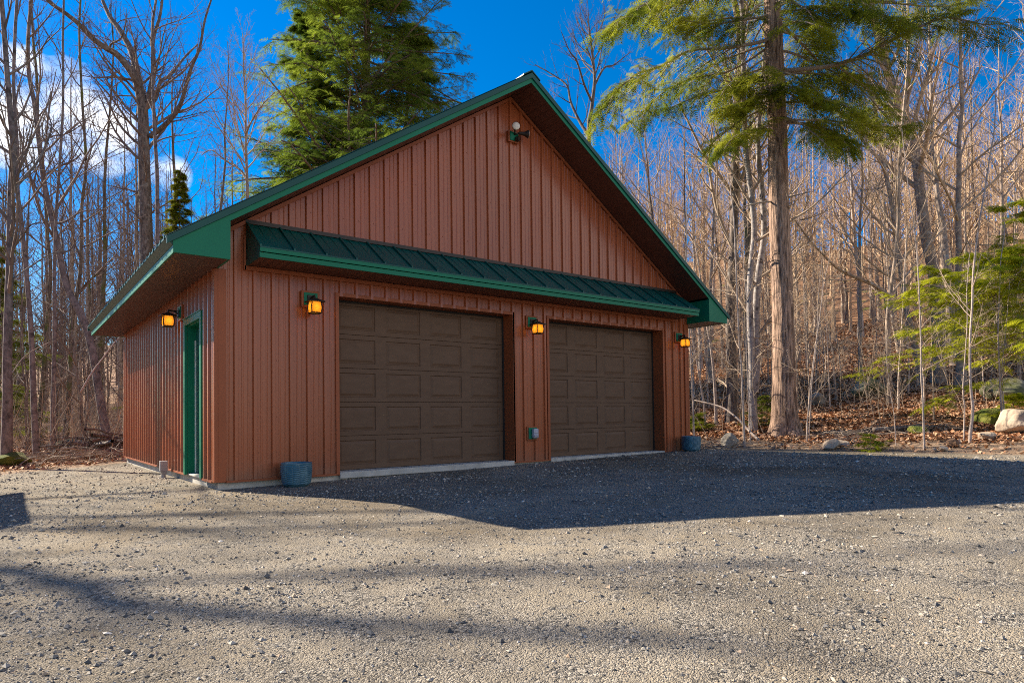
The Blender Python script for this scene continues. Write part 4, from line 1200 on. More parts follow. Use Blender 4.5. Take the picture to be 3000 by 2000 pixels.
SAPS = [
    ('lone pale pinkish sapling rooted right at the gravel edge', [(2707, 1290), (2703, 1170), (2698, 1090), (2698, 1010), (2695, 920), (2690, 800), (2680, 680), (2660, 540)], 11.6, 0.017),
    ('taller white crooked sapling in front of the bright young evergreen', [(2843, 1262), (2850, 1200), (2843, 1120), (2842, 1000), (2848, 900), (2852, 790), (2868, 660), (2885, 560), (2905, 430)], 11.8, 0.026),
    ('shorter thin sapling just left of the taller white crooked one', [(2824, 1262), (2826, 1190), (2821, 1140), (2829, 1020), (2834, 940), (2832, 860)], 12.0, 0.013),
    ('left one of the pair of red barked saplings behind the pale boulder', [(2938, 1235), (2930, 1130), (2926, 1030), (2925, 940), (2930, 800)], 12.8, 0.018),
    ('right one of the pair of red barked saplings behind the pale boulder', [(2945, 1235), (2938, 1150), (2935, 1080), (2944, 1000), (2950, 930)], 12.9, 0.012),
    ('thin pale sapling standing between the fallen branch and the forked trunk', [(2180, 1282), (2176, 1180), (2172, 1080), (2164, 980), (2160, 880), (2155, 760), (2150, 640)], 13.4, 0.024),
    ('wavy white sapling left of the forked trunk with long side twigs', [(2198, 1270), (2193, 1170), (2190, 1100), (2186, 1000), (2188, 900), (2180, 800)], 13.8, 0.014),
    ('slender white sapling hugging the right corner of the garage', [(2033, 1280), (2030, 1180), (2024, 1060), (2019, 960), (2016, 860), (2010, 740)], 15.6, 0.021),
    ('left of two thin stems rising together right of the big evergreen trunk', [(2364, 1250), (2370, 1180), (2378, 1100), (2388, 1020), (2400, 940), (2412, 840)], 13.6, 0.014),
    ('right of two thin stems rising together right of the big evergreen trunk', [(2371, 1252), (2376, 1180), (2380, 1110), (2392, 1000), (2396, 900)], 13.8, 0.010),
    ('leaning pale sapling behind the garage corner planter', [(2062, 1180), (2050, 1110), (2038, 1040), (2026, 980), (2012, 900)], 18.0, 0.024),
    ('straight thin stem far left of the blue grey dark trunk', [(2096, 1170), (2090, 1080), (2080, 1000), (2068, 940), (2058, 880), (2050, 800)], 18.5, 0.04),
    ('curved sapling crossing in front of the drooping limb tree', [(2623, 1265), (2620, 1220), (2612, 1170), (2604, 1120)], 12.2, 0.008),
    ('thin birch like stem between the drooping limb tree and the pale sapling', [(2634, 1240), (2632, 1150), (2634, 1080), (2640, 1000), (2645, 900), (2650, 780)], 16.0, 0.024),
]
for i, (lab, pts, dep, r) in enumerate(SAPS):
    dep, r = dep * (1.2 if dep < 15.5 or pts[0][0] > 2300 else 1.1), r * 1.2
    hero('sapling', lab, pts, dep, r, r * 0.35, M['bark_pale'], M['twig'], 200 + i, extend=1.2, crown=0.25, n1=13, n2=5, n3=3, L1=1.0 + 12 * r, up=0.05, sides=7, ang=(0.95, 0.2))

# the big hemlock beside the drive
g = np.random.default_rng(77)
DH = 17.5
tp = path([(2303, 1285), (2301, 1240), (2299, 1180), (2298, 1100), (2295, 950), (2290, 800), (2283, 650), (2279, 540), (2277, 400), (2271, 250), (2266, 120), (2262, 0)], DH)
ext = np.array([tp[-1] + np.array([0.02 * i, 0.01 * i, 1.3 * i]) for i in range(1, 9)])
zt = tz(tp[0][0], tp[0][1]); tp[0][2] = zt - 0.25
nph = len(tp); tp = np.concatenate([tp, ext])
hgt = np.clip(tp[:, 2] - zt, 0, None)
tr = 0.285 - 0.0058 * hgt + 0.13 * np.exp(-hgt / 0.30) + 0.06 * np.exp(-hgt / 1.3)
tr = np.clip(np.where(hgt > 11, tr - 0.016 * (hgt - 11), tr), 0.05, 1)
org = np.array([tp[0][0], tp[0][1], zt])
# fluted, furrowed trunk
tpd = smooth_path(tp, 8); trd = np.interp(np.linspace(0, 1, len(tpd)), np.linspace(0, 1, len(tr)), tr)
V, F = tubes((tpd - org)[None], trd[None], 72)
a = np.tile(np.arange(72) * 2 * np.pi / 72, len(tpd)); zz = V[:, 2]; rep = np.repeat(trd, 72)
cen = np.repeat(tpd - org, 72, axis=0)
fl_ = 1 + np.exp(-np.clip(zz, 0, None) / 0.30) * 0.22 * np.sin(a * 5 + 0.8) * 0.8 + 0.035 * np.sin(a * 3 + zz * 0.4)
rid = np.abs(fbm(a * 5.6 + 0.25 * np.sin(zz * 2.1), zz * 1.1 + 40, 3))
fl_ = fl_ + 0.10 * (rid - 0.18)
V = cen + (V - cen) * fl_[:, None]
big = thing('hemlock_tree', 'big old hemlock with furrowed straight trunk on the bank beside the gravel', 'tree', org)
np_mesh('trunk', V, F, M['bark_hemlock'], big, smooth=True)
LIMBS = [
    ([(2268, 100), (2240, 120), (2170, 135), (2106, 143), (2017, 150), (1933, 196), (1870, 215), (1838, 240), (1796, 280), (1770, 365)], .055, -1.6),
    ([(2265, 30), (2237, 48), (2170, 60), (2106, 70), (2050, 68), (1987, 58)], .035, -0.6),
    ([(2262, -90), (2180, -60), (2100, -30), (2017, 5), (1950, 25), (1898, 40), (1796, 52)], .05, 1.2),
    ([(2262, -160), (2150, -110), (2050, -60), (1940, -15), (1860, 30), (1800, 70)], .05, -2.2),
    ([(2272, 270), (2235, 275), (2200, 297), (2160, 318), (2110, 319)], .03, -1.2),
    ([(2276, 120), (2190, 180), (2120, 215), (2050, 225), (1960, 260), (1900, 310), (1860, 350)], .035, 1.6),
    ([(2281, 362), (2240, 372), (2195, 385), (2150, 402), (2120, 440)], .028, -1.5),
    ([(2280, 360), (2262, 315), (2243, 268), (2215, 240), (2183, 228)], .05, -0.9),
    ([(2282, 210), (2340, 205), (2433, 194), (2500, 175), (2552, 153), (2610, 120), (2671, 90), (2740, 60), (2790, 52), (2880, 72), (2960, 66)], .065, -2.4),
    ([(2278, 60), (2338, 119), (2370, 150), (2404, 185), (2440, 210), (2490, 236)], .045, 1.0),
    ([(2290, 357), (2360, 362), (2433, 381), (2465, 405), (2490, 440)], .03, -1.0),
    ([(2290, 352), (2400, 352), (2493, 362), (2580, 372), (2665, 376)], .032, 0.8),
    ([(2272, 36), (2340, 30), (2433, 22), (2520, 40)], .03, -1.5),
    ([(2284, 220), (2380, 215), (2493, 240), (2540, 280), (2590, 335)], .035, 1.5),
    ([(2262, -60), (2380, -40), (2500, 0), (2620, 10), (2740, 20), (2840, 10)], .055, 1.8),
    ([(2262, -130), (2360, -90), (2480, -30), (2560, 30), (2640, 60)], .045, -2.5),
    ([(2288, 300), (2330, 300), (2380, 290), (2450, 300), (2520, 330)], .03, -2.0),
]
wood = []; fol = []
for pts, r0, dd in LIMBS:
    A = (path(pts, DH, 3, dd) - org)[None]; n = A.shape[1]
    RA = np.linspace(r0 * 0.95, 0.009, n)[None]
    LA = np.array([[np.linalg.norm(np.diff(A[0], axis=0), axis=1).sum()]])
    w, f = hemlock_limbs(A, RA, LA, g, m=int(11 + LA[0, 0] * 8), k=9, size=0.26, spread=0.28, up=-0.09, t0=0.20)
    wood += w; fol += f
low = (tp - org)[(hgt > 7.8) & (hgt < 13.5)]; lowr = tr[(hgt > 7.8) & (hgt < 13.5)]
A, RA, LA = children(low[None], lowr[None], 20, 0.02, 0.98, 2.5, (1.5, 0.2), 8, -0.10, 0.07, 0.16, g, rmin=0.008, lprof=lambda t: 0.8 + 0.5 * t)
w, f = hemlock_limbs(A, RA, LA, g, m=16, k=8, size=0.25, spread=0.34, up=-0.12, t0=0.3)
wood += w; fol += f
w, f = hemlock_parts(tp[nph - 2:] - org, tr[nph - 2:], g, n=44, L=4.2, c0=0.15, m=15, k=7, size=0.32, droop=-0.05)
wood += w; fol += f
for pts, r0 in (([(2274, 592), (2240, 592), (2200, 600), (2160, 611)], .028), ([(2284, 580), (2320, 575), (2374, 562)], .026), ([(2260, 120), (2240, 95), (2224, 68)], .025)):
    q = path(pts, DH, 3, -0.5) - org; wood.append(tubes(q[None], np.linspace(r0, r0 * 0.4, len(q))[None], 7))
wv = merge(wood); fv = merge(fol)
np_mesh('branches', wv[0], wv[1], M['dead_wood'], big, smooth=True)
np_mesh('crown', fv[0], fv[1], M['needle'], big)

# small bird on the lowest left limb
bp = at(2152, 313, DH - 1.2 * 0.78)
bird = thing('bird', 'small grey and white bird perched on a bare limb of the big hemlock', 'bird', bp, rz=2.5)
b = MB(); b.tube([(-0.045, 0, 0.03), (-0.03, 0, 0.035), (0, 0, 0.045), (0.03, 0, 0.058), (0.045, 0, 0.075), (0.052, 0, 0.09), (0.066, 0, 0.093), (0.076, 0, 0.09)], [0.012, 0.024, 0.034, 0.030, 0.022, 0.022, 0.014, 0.004], 12)
b.tube([(-0.04, 0, 0.03), (-0.075, 0, 0.018), (-0.11, 0, 0.008)], [0.012, 0.011, 0.008], 6)
for s in (-1, 1): b.tube([(0.01, s * 0.01, 0.03), (0.008, s * 0.012, 0.005), (0.014, s * 0.012, -0.004)], [0.003, 0.002, 0.002], 5)
b.build('body', mat('bird_grey', (0.30, 0.29, 0.30), (0.68, 0.65, 0.62), scale=22, rough=0.8), bird, smooth=True)
for s in (-1, 1):
    MB().tube([(0.03, s * 0.024, 0.056), (-0.01, s * 0.031, 0.045), (-0.06, s * 0.02, 0.026)], [0.008, 0.014, 0.003], 6).build('wing', mat('bird_wing', (0.09, 0.09, 0.10), (0.18, 0.18, 0.19), scale=30, rough=0.8), bird, smooth=True)

# the tall dense evergreen behind the roof
g = np.random.default_rng(91)
bp = base(1063, 38)
tp = np.stack([np.interp(np.linspace(0, 1, 14), [0, 1], [0, 0.5]), np.zeros(14), np.linspace(0, 26, 14)], 1)
tr = taper(14, 0.36, 0.05, 1.3)
w, f = hemlock_parts(tp, tr, g, n=210, L=5.9, c0=0.27, m=19, k=12, size=0.30, droop=-0.05, ang=(1.2, 0.3),
                     prof=lambda t: (1.08 - 0.80 * np.clip((t - 0.36) / 0.64, 0, 1) ** 1.2) * (0.8 + 0.25 * np.sin(t * 23)), spread=0.36)
# a second leader on the right side carrying thinner, droopier boughs
tp2 = smooth_path([(0.3, 0.2, 5.0), (1.3, 0.3, 7.5), (2.2, 0.4, 11.5), (2.8, 0.3, 16.5), (3.1, 0.2, 19)], 3); tr2 = taper(len(tp2), 0.16, 0.04)
w2, f2 = hemlock_parts(tp2, tr2, g, n=64, L=3.4, c0=0.2, m=16, k=9, size=0.30, ang=(1.2, 0.25), spread=0.32)
tp3 = smooth_path([(-0.3, 0.3, 5.0), (-1.2, 0.9, 9.0), (-1.8, 1.4, 13.0), (-2.0, 1.5, 18.5)], 3); tr3 = taper(len(tp3), 0.15, 0.04)
w3, f3 = hemlock_parts(tp3, tr3, g, n=75, L=3.3, c0=0.25, m=16, k=9, size=0.30, ang=(1.2, 0.25), spread=0.34)
w2 += w3; f2 += f3
tv = merge([tubes(tp[None], tr[None], 12), tubes(tp2[None], tr2[None], 9), tubes(tp3[None], tr3[None], 9)])
tree('hemlock_tree', 'tall dense dark evergreen towering behind the roof against blue sky', tv, merge(w + w2), M['bark_dark'], M['twig_dark'], loc=bp, fol=merge(f + f2), fm=M['needle_tall']).scale = (1.27, 1.27, 1.27)

# small spruce by the left eave, young hemlocks on the right, seedlings
def conifer(name, label, px, depth, H, L, n, seed, fm, size=0.2, c0=0.05, m=12, k=6, rz=0, prof=None, ang=(1.35, 0.15), r=0.05, zoff=0.0, group=None):
    g = np.random.default_rng(seed)
    p = base(px, depth)
    tp, tr = straight_trunk(H, r, g, 0.01, 10, 0.006, 1.2)
    w, f = hemlock_parts(tp, tr, g, n=n, L=L, c0=c0, m=m, k=k, size=size, ang=ang, prof=prof, spread=0.36)
    return tree(name, label, tubes(tp[None], tr[None], 8), merge(w), M['bark_grey'], M['twig_dark'], loc=(p[0], p[1], p[2] - 0.05), fol=merge(f), fm=fm, group=group)


conifer('spruce_tree', 'narrow small spruce showing its top above the left eave', 527, 27, 11.4, 2.1, 150, 301, M['needle'], size=0.17, r=0.07, m=14, k=9, prof=lambda t: 1.06 - 1.04 * t)
conifer('spruce_tree', 'dark evergreen peeking in at the far left edge behind the trunks', -22, 24, 8.0, 2.0, 50, 302, M['needle_dark'], size=0.3, r=0.09)
conifer('young_hemlock', 'bright yellow green young hemlock spreading layered boughs behind the white saplings', 2935, 16.0, 4.6, 2.9, 26, 303, M['needle_bright'], size=0.2, m=15, k=8, c0=0.36, r=0.035)
conifer('young_hemlock', 'taller mid green young hemlock further back at the right edge', 2990, 21, 6.4, 2.0, 20, 304, M['needle_bright'], size=0.22, m=13, k=7, c0=0.3, r=0.05)
conifer('young_hemlock', 'small sparse yellow green young hemlock left of the white saplings', 2735, 17.2, 4.2, 1.5, 11, 305, M['needle_bright'], size=0.2, m=12, k=6, c0=0.68, r=0.022)
conifer('young_hemlock', 'bright young hemlock cut by the right edge of the view', 3050, 15.6, 4.4, 2.4, 26, 306, M['needle_bright'], size=0.22, m=14, k=8, c0=0.3, r=0.035)
conifer('hemlock_seedling', 'tiny bright evergreen seedling at the gravel edge by the tan rocks', 2548, 14.3, 0.42, 0.40, 16, 307, M['needle_bright'], size=0.10, m=6, k=4, c0=0.05, r=0.006)
conifer('hemlock_seedling', 'green evergreen seedling behind the pale boulder', 2970, 16.5, 0.8, 0.7, 20, 308, M['needle_bright'], size=0.14, m=8, k=5, c0=0.05, r=0.01)
conifer('hemlock_seedling', 'small green evergreen seedling behind the right garage corner', 2042, 19.0, 0.6, 0.6, 18, 309, M['needle'], size=0.13, m=8, k=5, c0=0.05, r=0.01)
conifer('hemlock_seedling', 'dark evergreen shrub at the left of the big hemlock trunk', 2245, 18.8, 1.0, 0.7, 20, 310, M['needle_dark'], size=0.14, m=8, k=5, c0=0.05, r=0.012)

# ------------------------------------------------------------------ fallen wood
def stick(name, label, pts, depth, r0, r1, m, dd=0.0, n=8, cat='branch'):
    q = path(pts, depth, 4, dd); org = q[0].copy(); b_ = MB(); b_.tube(q - org, np.linspace(r0, r1, len(q)), n)
    return tag(b_.build(name, m, smooth=True, loc=org), label, cat)


stick('fallen_branch', 'long pale fallen branch leaning down to the gravel left of the big hemlock', [(2222, 1288), (2195, 1262), (2160, 1225), (2120, 1195), (2080, 1182), (2035, 1172)], 15.6, 0.031, 0.014, M['bark_pale'], 2.4)
stick('fallen_log', 'dark fallen log half buried on the forest floor left of the drooping limb tree', [(2560, 1258), (2620, 1255), (2690, 1248), (2740, 1252)], 16.0, 0.06, 0.04, M['bark_dark'], 0.3, cat='log')
stick('fallen_branch', 'thin grey dead branch slanting across the left woods in front of the eave', [(-10, 1150), (30, 1100), (75, 1040), (150, 1000)], 15, 0.012, 0.006, M['bark_pale'], 1.0)
stick('fallen_branch', 'long slanting dead sapling beside the rear corner under the eave', [(235, 1150), (270, 1090), (300, 1050), (330, 1010), (352, 985)], 15.5, 0.02, 0.008, M['bark_pale'], 1.2)
# brush pile at the rear left corner
def heap(name, label, c, n, L, r, h, spread, seed, az=None, m=None, azs=0.5, cat='brush pile'):
    g = np.random.default_rng(seed)
    A = []; R = []
    for i in range(n):
        t = g.random(); p = np.array([c[0], c[1], 0.0]) + np.array([g.normal() * spread[0], g.normal() * spread[1], 0])
        a = (az if az is not None else g.random() * 6.28) + g.normal() * azs
        l = L * (0.5 + g.random()); d = np.array([math.cos(a), math.sin(a), 0.12 * g.normal()])
        fall = math.exp(-((p[0] - c[0]) ** 2 / (2 * spread[0] ** 2) + (p[1] - c[1]) ** 2 / (2 * spread[1] ** 2)))
        z0 = tz(p[0], p[1]) + 0.02 + h * fall * g.random()
        s = np.linspace(-0.5, 0.5, 6)
        q = p + s[:, None] * d * l + np.cumsum(g.normal(size=(6, 3)) * 0.035, 0); q[:, 2] += z0
        q[:, 2] = np.maximum(q[:, 2], terrain(q[:, 0], q[:, 1]) + 0.005)
        rr = r * (0.4 + 1.2 * g.random() ** 2); A.append(q); R.append(np.linspace(rr, rr * 0.45, 6))
    A = np.array(A); R = np.array(R); org = np.array([c[0], c[1], tz(c[0], c[1])])
    B, RB, LB = children(A, R, 3, 0.3, 0.95, np.full((n, 1), L * 0.35), (0.7, 0.2), 4, 0.0, 0.15, 0.5, g)
    v = merge([tubes(A - org, R, 6), tubes(B - org, RB, 4)])
    o = np_mesh(name, v[0], v[1], m or M['dead_wood'], smooth=True, loc=org)
    return tag(o, label, cat)


c = at(318, 1320, 16.3)
heap('brush_pile', 'dark heap of cut branches piled by the rear left corner of the garage', (c[0], c[1]), 130, 1.7, 0.028, 0.62, (0.75, 0.6), 401, az=0.5, m=M['bark_dark'])
c = at(235, 1330, 14.6)
heap('brush_pile', 'low tangle of grey sticks along the left gravel edge', (c[0], c[1]), 90, 1.2, 0.011, 0.2, (0.9, 0.4), 402, az=0.4, azs=0.9)
c = at(120, 1340, 13.6)
heap('brush_pile', 'sparse scatter of brown twigs at the foot of the left trunks', (c[0], c[1]), 70, 0.9, 0.008, 0.14, (0.8, 0.4), 403)
lg = base(345, 15.6)
tag(MB().tube(smooth_path([(-0.9, -0.35, 0.05), (-0.3, -0.1, 0.11), (0.3, 0.12, 0.13), (0.95, 0.35, 0.1)], 4), np.linspace(0.075, 0.10, 13), 12).build('fallen_log', M['bark_hemlock'], smooth=True, loc=lg), 'peeled orange brown log lying in front of the dark brush heap', 'log')
for i, (px, dp, lab) in enumerate(((2090, 15.6, 'low pile of pale twigs on the bank beside the far planter'), (2650, 16.2, 'tangle of grey brush in front of the drooping limb tree'), (2480, 16.0, 'scatter of dead sticks behind the tan rocks'))):
    c = base(px, dp); heap('brush_pile', lab, (c[0], c[1]), 60, 1.0, 0.008, 0.25, (0.7, 0.5), 410 + i)

# ------------------------------------------------------------------ the woods: prototypes, then one copy per tree
protos = []
for i in range(9):
    g = np.random.default_rng(500 + i)
    H = 13 + 4 * g.random(); R = 0.10 + 0.05 * g.random()
    tp, tr = straight_trunk(H, R, g, 0.015 + 0.03 * g.random(), 14, 0.02, 1.4)
    tv, cv = bare_parts(tp, tr, g, crown=0.32 + 0.18 * g.random(), n1=17 + i % 4, n2=6, n3=5, n4=(2 if i % 3 == 0 else 0), L1=3.4 + g.random(), up=0.08, sides=8, low=5)
    tm = (M['bark_grey'], M['bark_dark'], M['bark_birch'], M['bark_moss'])[(0, 2, 0, 1, 0, 3, 2, 0, 1)[i]]
    cm = (M['twig'], M['twig_tan'], M['twig_tan'])[i % 3]
    protos.append((tv, cv, tm, cm, H))
for i in range(5):                               # kinds for the left woods, backlit shade put into their darker twigs
    g = np.random.default_rng(560 + i)
    H = 13 + 5 * g.random(); R = 0.09 + 0.05 * g.random()
    tp, tr = straight_trunk(H, R, g, 0.015 + 0.03 * g.random(), 14, 0.02, 1.4)
    tv, cv = bare_parts(tp, tr, g, crown=0.35 + 0.18 * g.random(), n1=17, n2=6, n3=5, n4=2, L1=3.2 + g.random(), up=0.10, sides=8, low=3, rr=0.34)
    protos.append((tv, cv, (M['bark_dark'], M['bark_grey'], M['bark_moss'])[i % 3], M['twig_dark'], H))
thin = []; thin_dark = []
for i in range(6):
    g = np.random.default_rng(600 + i)
    H = 5 + 3 * g.random()
    tp, tr = straight_trunk(H, 0.026 + 0.012 * g.random(), g, 0.02 + 0.05 * g.random(), 12, 0.03, 1.2)
    tv, cv = bare_parts(tp, tr, g, crown=0.22, n1=16, n2=5, n3=4, L1=1.5, up=0.05, sides=6, ang=(0.95, 0.2))
    thin.append((tv, cv, M['bark_pale'] if i % 2 else M['bark_grey'], (M['twig'], M['twig_tan'])[i % 2], H))
    if i < 3: thin_dark.append((tv, cv, M['bark_dark'], M['twig_dark'], H))

used = {}
heroes = [(o.location.x, o.location.y) for o in SC.objects if o.parent is None and o.name.split('.')[0] in ('hemlock_tree', 'bare_tree', 'big_maple', 'leaning_tree', 'forked_tree', 'young_hemlock', 'spruce_tree')]
TREES = []


def wood_tree(kind, i, p, rz, s, label, group):
    key = (kind, i)
    pr = (protos if kind == 'tree' else thin + thin_dark)[i]
    nm = 'bare_tree' if kind == 'tree' else 'sapling'
    if key not in used:
        t = tree(nm, label, pr[0], pr[1], pr[2], pr[3], loc=p, group=group); t.rotation_euler = (0, 0, rz); t.scale = s
        used[key] = t
        return t
    return dup(used[key], p, rz, s, label=label, group=group, name=nm)


g = np.random.default_rng(1234)


def scatter(n, pxr, dr, kind, label, group, mind, sr=(0.8, 1.25), extra=None, power=0.8, wmin=0.9):
    k = 0; tries = 0
    while k < n and tries < n * 60:
        tries += 1
        px = pxr[0] + (pxr[1] - pxr[0]) * g.random(); d = dr[0] + (dr[1] - dr[0]) * g.random() ** power
        p = at(px, 1200, d); x, y = p[0], p[1]
        if woods_mask(x, y) < wmin: continue
        if any((x - a) ** 2 + (y - b_) ** 2 < mind ** 2 for a, b_ in TREES): continue
        if any((x - a) ** 2 + (y - b_) ** 2 < 0.6 for a, b_ in heroes): continue
        if -1.5 < x < 10.6 and -1 < y < 10.5: continue
        if extra and not extra(x, y, px, d): continue
        TREES.append((x, y)); k += 1
        s = sr[0] + (sr[1] - sr[0]) * g.random(); sw = s * (0.8 + 0.5 * g.random())
        i = (int(g.integers(6, 9)) if pxr[1] < 1000 else int(g.integers(6))) if kind == 'thin' else (int(g.integers(9, 14)) if pxr[1] < 1000 else int(g.integers(9)))
        wood_tree(kind, i, (x, y, tz(x, y) - 0.08), g.random() * 6.28, (sw, sw, s), label, group)
    return k


clear_mid = lambda x, y, px, d: not (2240 < px < 2420 and d < 18.5)
n1 = scatter(72, (1930, 3120), (23, 56), 'tree', 'bare hardwood tree crowded among many on the leafy hillside right of the garage', 'bare trees on the right hillside', 1.1, extra=clear_mid, power=0.7)
n2 = scatter(62, (1960, 3060), (18, 38), 'thin', 'thin pale understory sapling among the bare trees on the right hillside', 'saplings on the right hillside', 0.45, extra=clear_mid, power=0.9)
n3 = scatter(30, (-60, 640), (22, 60), 'tree', 'bare hardwood tree in the thin woods behind the left side of the garage', 'bare trees in the left woods', 1.3)
n4 = scatter(34, (-30, 420), (15.5, 36), 'thin', 'thin grey sapling in the left woods behind the brush', 'saplings in the left woods', 0.5)
n5 = scatter(22, (1480, 1960), (34, 60), 'tree', 'bare tree showing its top over the right roof slope', 'bare trees behind the right roof slope', 1.8)

# trees and a small shed just outside the left of the view, known by the shadows they lay on the gravel
for k, (x, y, s, i, lab) in enumerate(((-10.5, 12.5, 1.1, 4, 'bare tree left of the view behind the shed'),
                                       (-12.5, 9.0, 1.05, 0, 'bare tree left of the view farthest from the garage'))):
    wood_tree('tree', i, (x, y, tz(x, y) - 0.08), 1.7 * k, (s * 1.5, s * 1.5, s), lab, None)
sh = thing('shed', 'small brown metal shed whose roof shadow falls on the left gravel', 'shed', (-5.3, 4.05, tz(-5.3, 4.05)))
sm = MB()
ribbed(sm, 3.0, lambda u, h, z: (-1.5 + u, -1.45 - h, z), lambda u: [(0.0, lambda x: 2.75 + 0.5 * (1.5 - abs(x - 1.5)))], cuts=(1.5,))
ribbed(sm, 3.0, lambda u, h, z: (-1.5 + u, 1.45 + h, z), lambda u: [(0.0, lambda x: 2.75 + 0.5 * (1.5 - abs(x - 1.5)))], cuts=(1.5,))
ribbed(sm, 2.9, lambda u, h, z: (1.5 + h, -1.45 + u, z), lambda u: [(0.0, flat(2.75))])
ribbed(sm, 2.9, lambda u, h, z: (-1.5 - h, -1.45 + u, z), lambda u: [(0.0, flat(2.75))])
sm.build('wall', M['siding'], sh)
sr_ = MB()
for s in (1, -1):
    sr_.prism([(0, -1.62, 3.62), (s * 1.85, -1.62, 2.70), (s * 1.85, -1.62, 2.64), (0, -1.62, 3.56)], (0, 3.24, 0))
sr_.build('roof', M['green_shaded'], sh)

g = np.random.default_rng(808)
tp, tr = straight_trunk(17.5, 0.22, g, 0.0, 14, 0.004, 1.4)
lb = []
for z, E, r0 in ((15.2, (2.0, -2.7, 16.3), 0.14), (13.0, (4.45, -1.9, 14.5), 0.075), (16.4, (4.4, -1.9, 17.6), 0.06), (14.0, (4.2, -1.9, 15.2), 0.06), (12.2, (5.0, -1.0, 13.0), 0.08)):
    E = np.array(E); S_ = np.array([0.05, 0, z]); w_ = np.array([0.25, 0.35, 0.3])
    q = smooth_path([S_, S_ * 0.67 + E * 0.33 + w_ * 0.5, S_ * 0.33 + E * 0.67 - w_ * 0.4, E, E + (E - S_) * 0.12 + w_ * 0.3], 4)
    lb.append((q, np.linspace(r0, r0 * 0.4, len(q))))
tv, cv = bare_parts(tp, tr, g, crown=0.75, n1=8, n2=6, n3=5, L1=3.0, limbs=lb)
tree('spreading_tree', 'wide limbed bare tree left of the view whose limbs shade the near gravel', tv, cv, M['bark_dark'], M['twig_dark'], loc=(-12.3, 19.0, tz(-12.3, 19.0)))

# ------------------------------------------------------------------ far woods as one mass
g = np.random.default_rng(4321)
def far_proto(i):
    g = np.random.default_rng(700 + i); H = 14 + 5 * g.random()
    tp, tr = straight_trunk(H, 0.15, g, 0.02, 7, 0.02, 1.2)
    A, RA, LA = children(tp[None], tr[None], 20, 0.22, 0.98, 3.6, (0.8, 0.25), 4, 0.1, 0.12, 0.6, g, rmin=0.009)
    B, RB, LB = children(A, RA, 7, 0.15, 1.0, LA * 0.5, (0.65, 0.25), 3, 0.08, 0.15, 0.7, g, rmin=0.006)
    C, RC, LC = children(B, RB, 3, 0.2, 1.0, LB * 0.5, (0.6, 0.25), 2, 0.08, 0.15, 0.7, g, rmin=0.005)
    return merge([tubes(tp[None], tr[None], 5), tubes(A, RA, 3), tubes(B, RB, 3), tubes(C, RC, 3)])


fp = [far_proto(i) for i in range(6)]
def far_mass(name, label_px, n, dr, seed, m, zs=(0.8, 1.3)):
    g = np.random.default_rng(seed); Vs = []; k = 0; tries = 0
    while k < n and tries < n * 20:
        tries += 1
        px = label_px[0] + (label_px[1] - label_px[0]) * g.random(); d = dr[0] + (dr[1] - dr[0]) * g.random()
        p = at(px, 1200, d)
        if woods_mask(p[0], p[1]) < 1: continue
        v, f = fp[k % 6]; a = g.random() * 6.28; s = zs[0] + (zs[1] - zs[0]) * g.random()
        c_, s_ = math.cos(a), math.sin(a)
        q = v * s; q = np.stack([q[:, 0] * c_ - q[:, 1] * s_, q[:, 0] * s_ + q[:, 1] * c_, q[:, 2]], 1) + np.array([p[0], p[1], tz(p[0], p[1]) - 0.1])
        Vs.append((q, f[0])); k += 1
    V, F = merge(Vs)
    o = np_mesh(name, V, F, m); tag(o, kind='stuff'); return o


far_mass('woods', (1750, 3250), 190, (44, 95), 11, M['twig_tan'], (0.65, 1.1))
def side_woods():
    g = np.random.default_rng(99); Vs = []
    for k in range(60):
        x = -15 - 30 * g.random(); y = -22 + 34 * g.random()
        v, f = fp[k % 6]; a = g.random() * 6.28; c_, s_ = math.cos(a), math.sin(a)
        Vs.append((np.stack([v[:, 0] * c_ - v[:, 1] * s_, v[:, 0] * s_ + v[:, 1] * c_, v[:, 2]], 1) + np.array([x, y, tz(x, y) - 0.1]), f[0]))
    V, F = merge(Vs); tag(np_mesh('woods', V, F, M['twig_dark']), kind='stuff')


side_woods()
far_mass('woods', (-150, 900), 170, (48, 110), 12, M['twig_dark'])

# ------------------------------------------------------------------ ground cover
STV = np.array([[1, 0, 0], [-1, 0, 0], [0, 1, 0], [0, -1, 0], [0, 0, 1], [0, 0, -0.6]], float)
STF = np.array([[0, 2, 4], [2, 1, 4], [1, 3, 4], [3, 0, 4], [2, 0, 5], [1, 2, 5], [3, 1, 5], [0, 3, 5]])


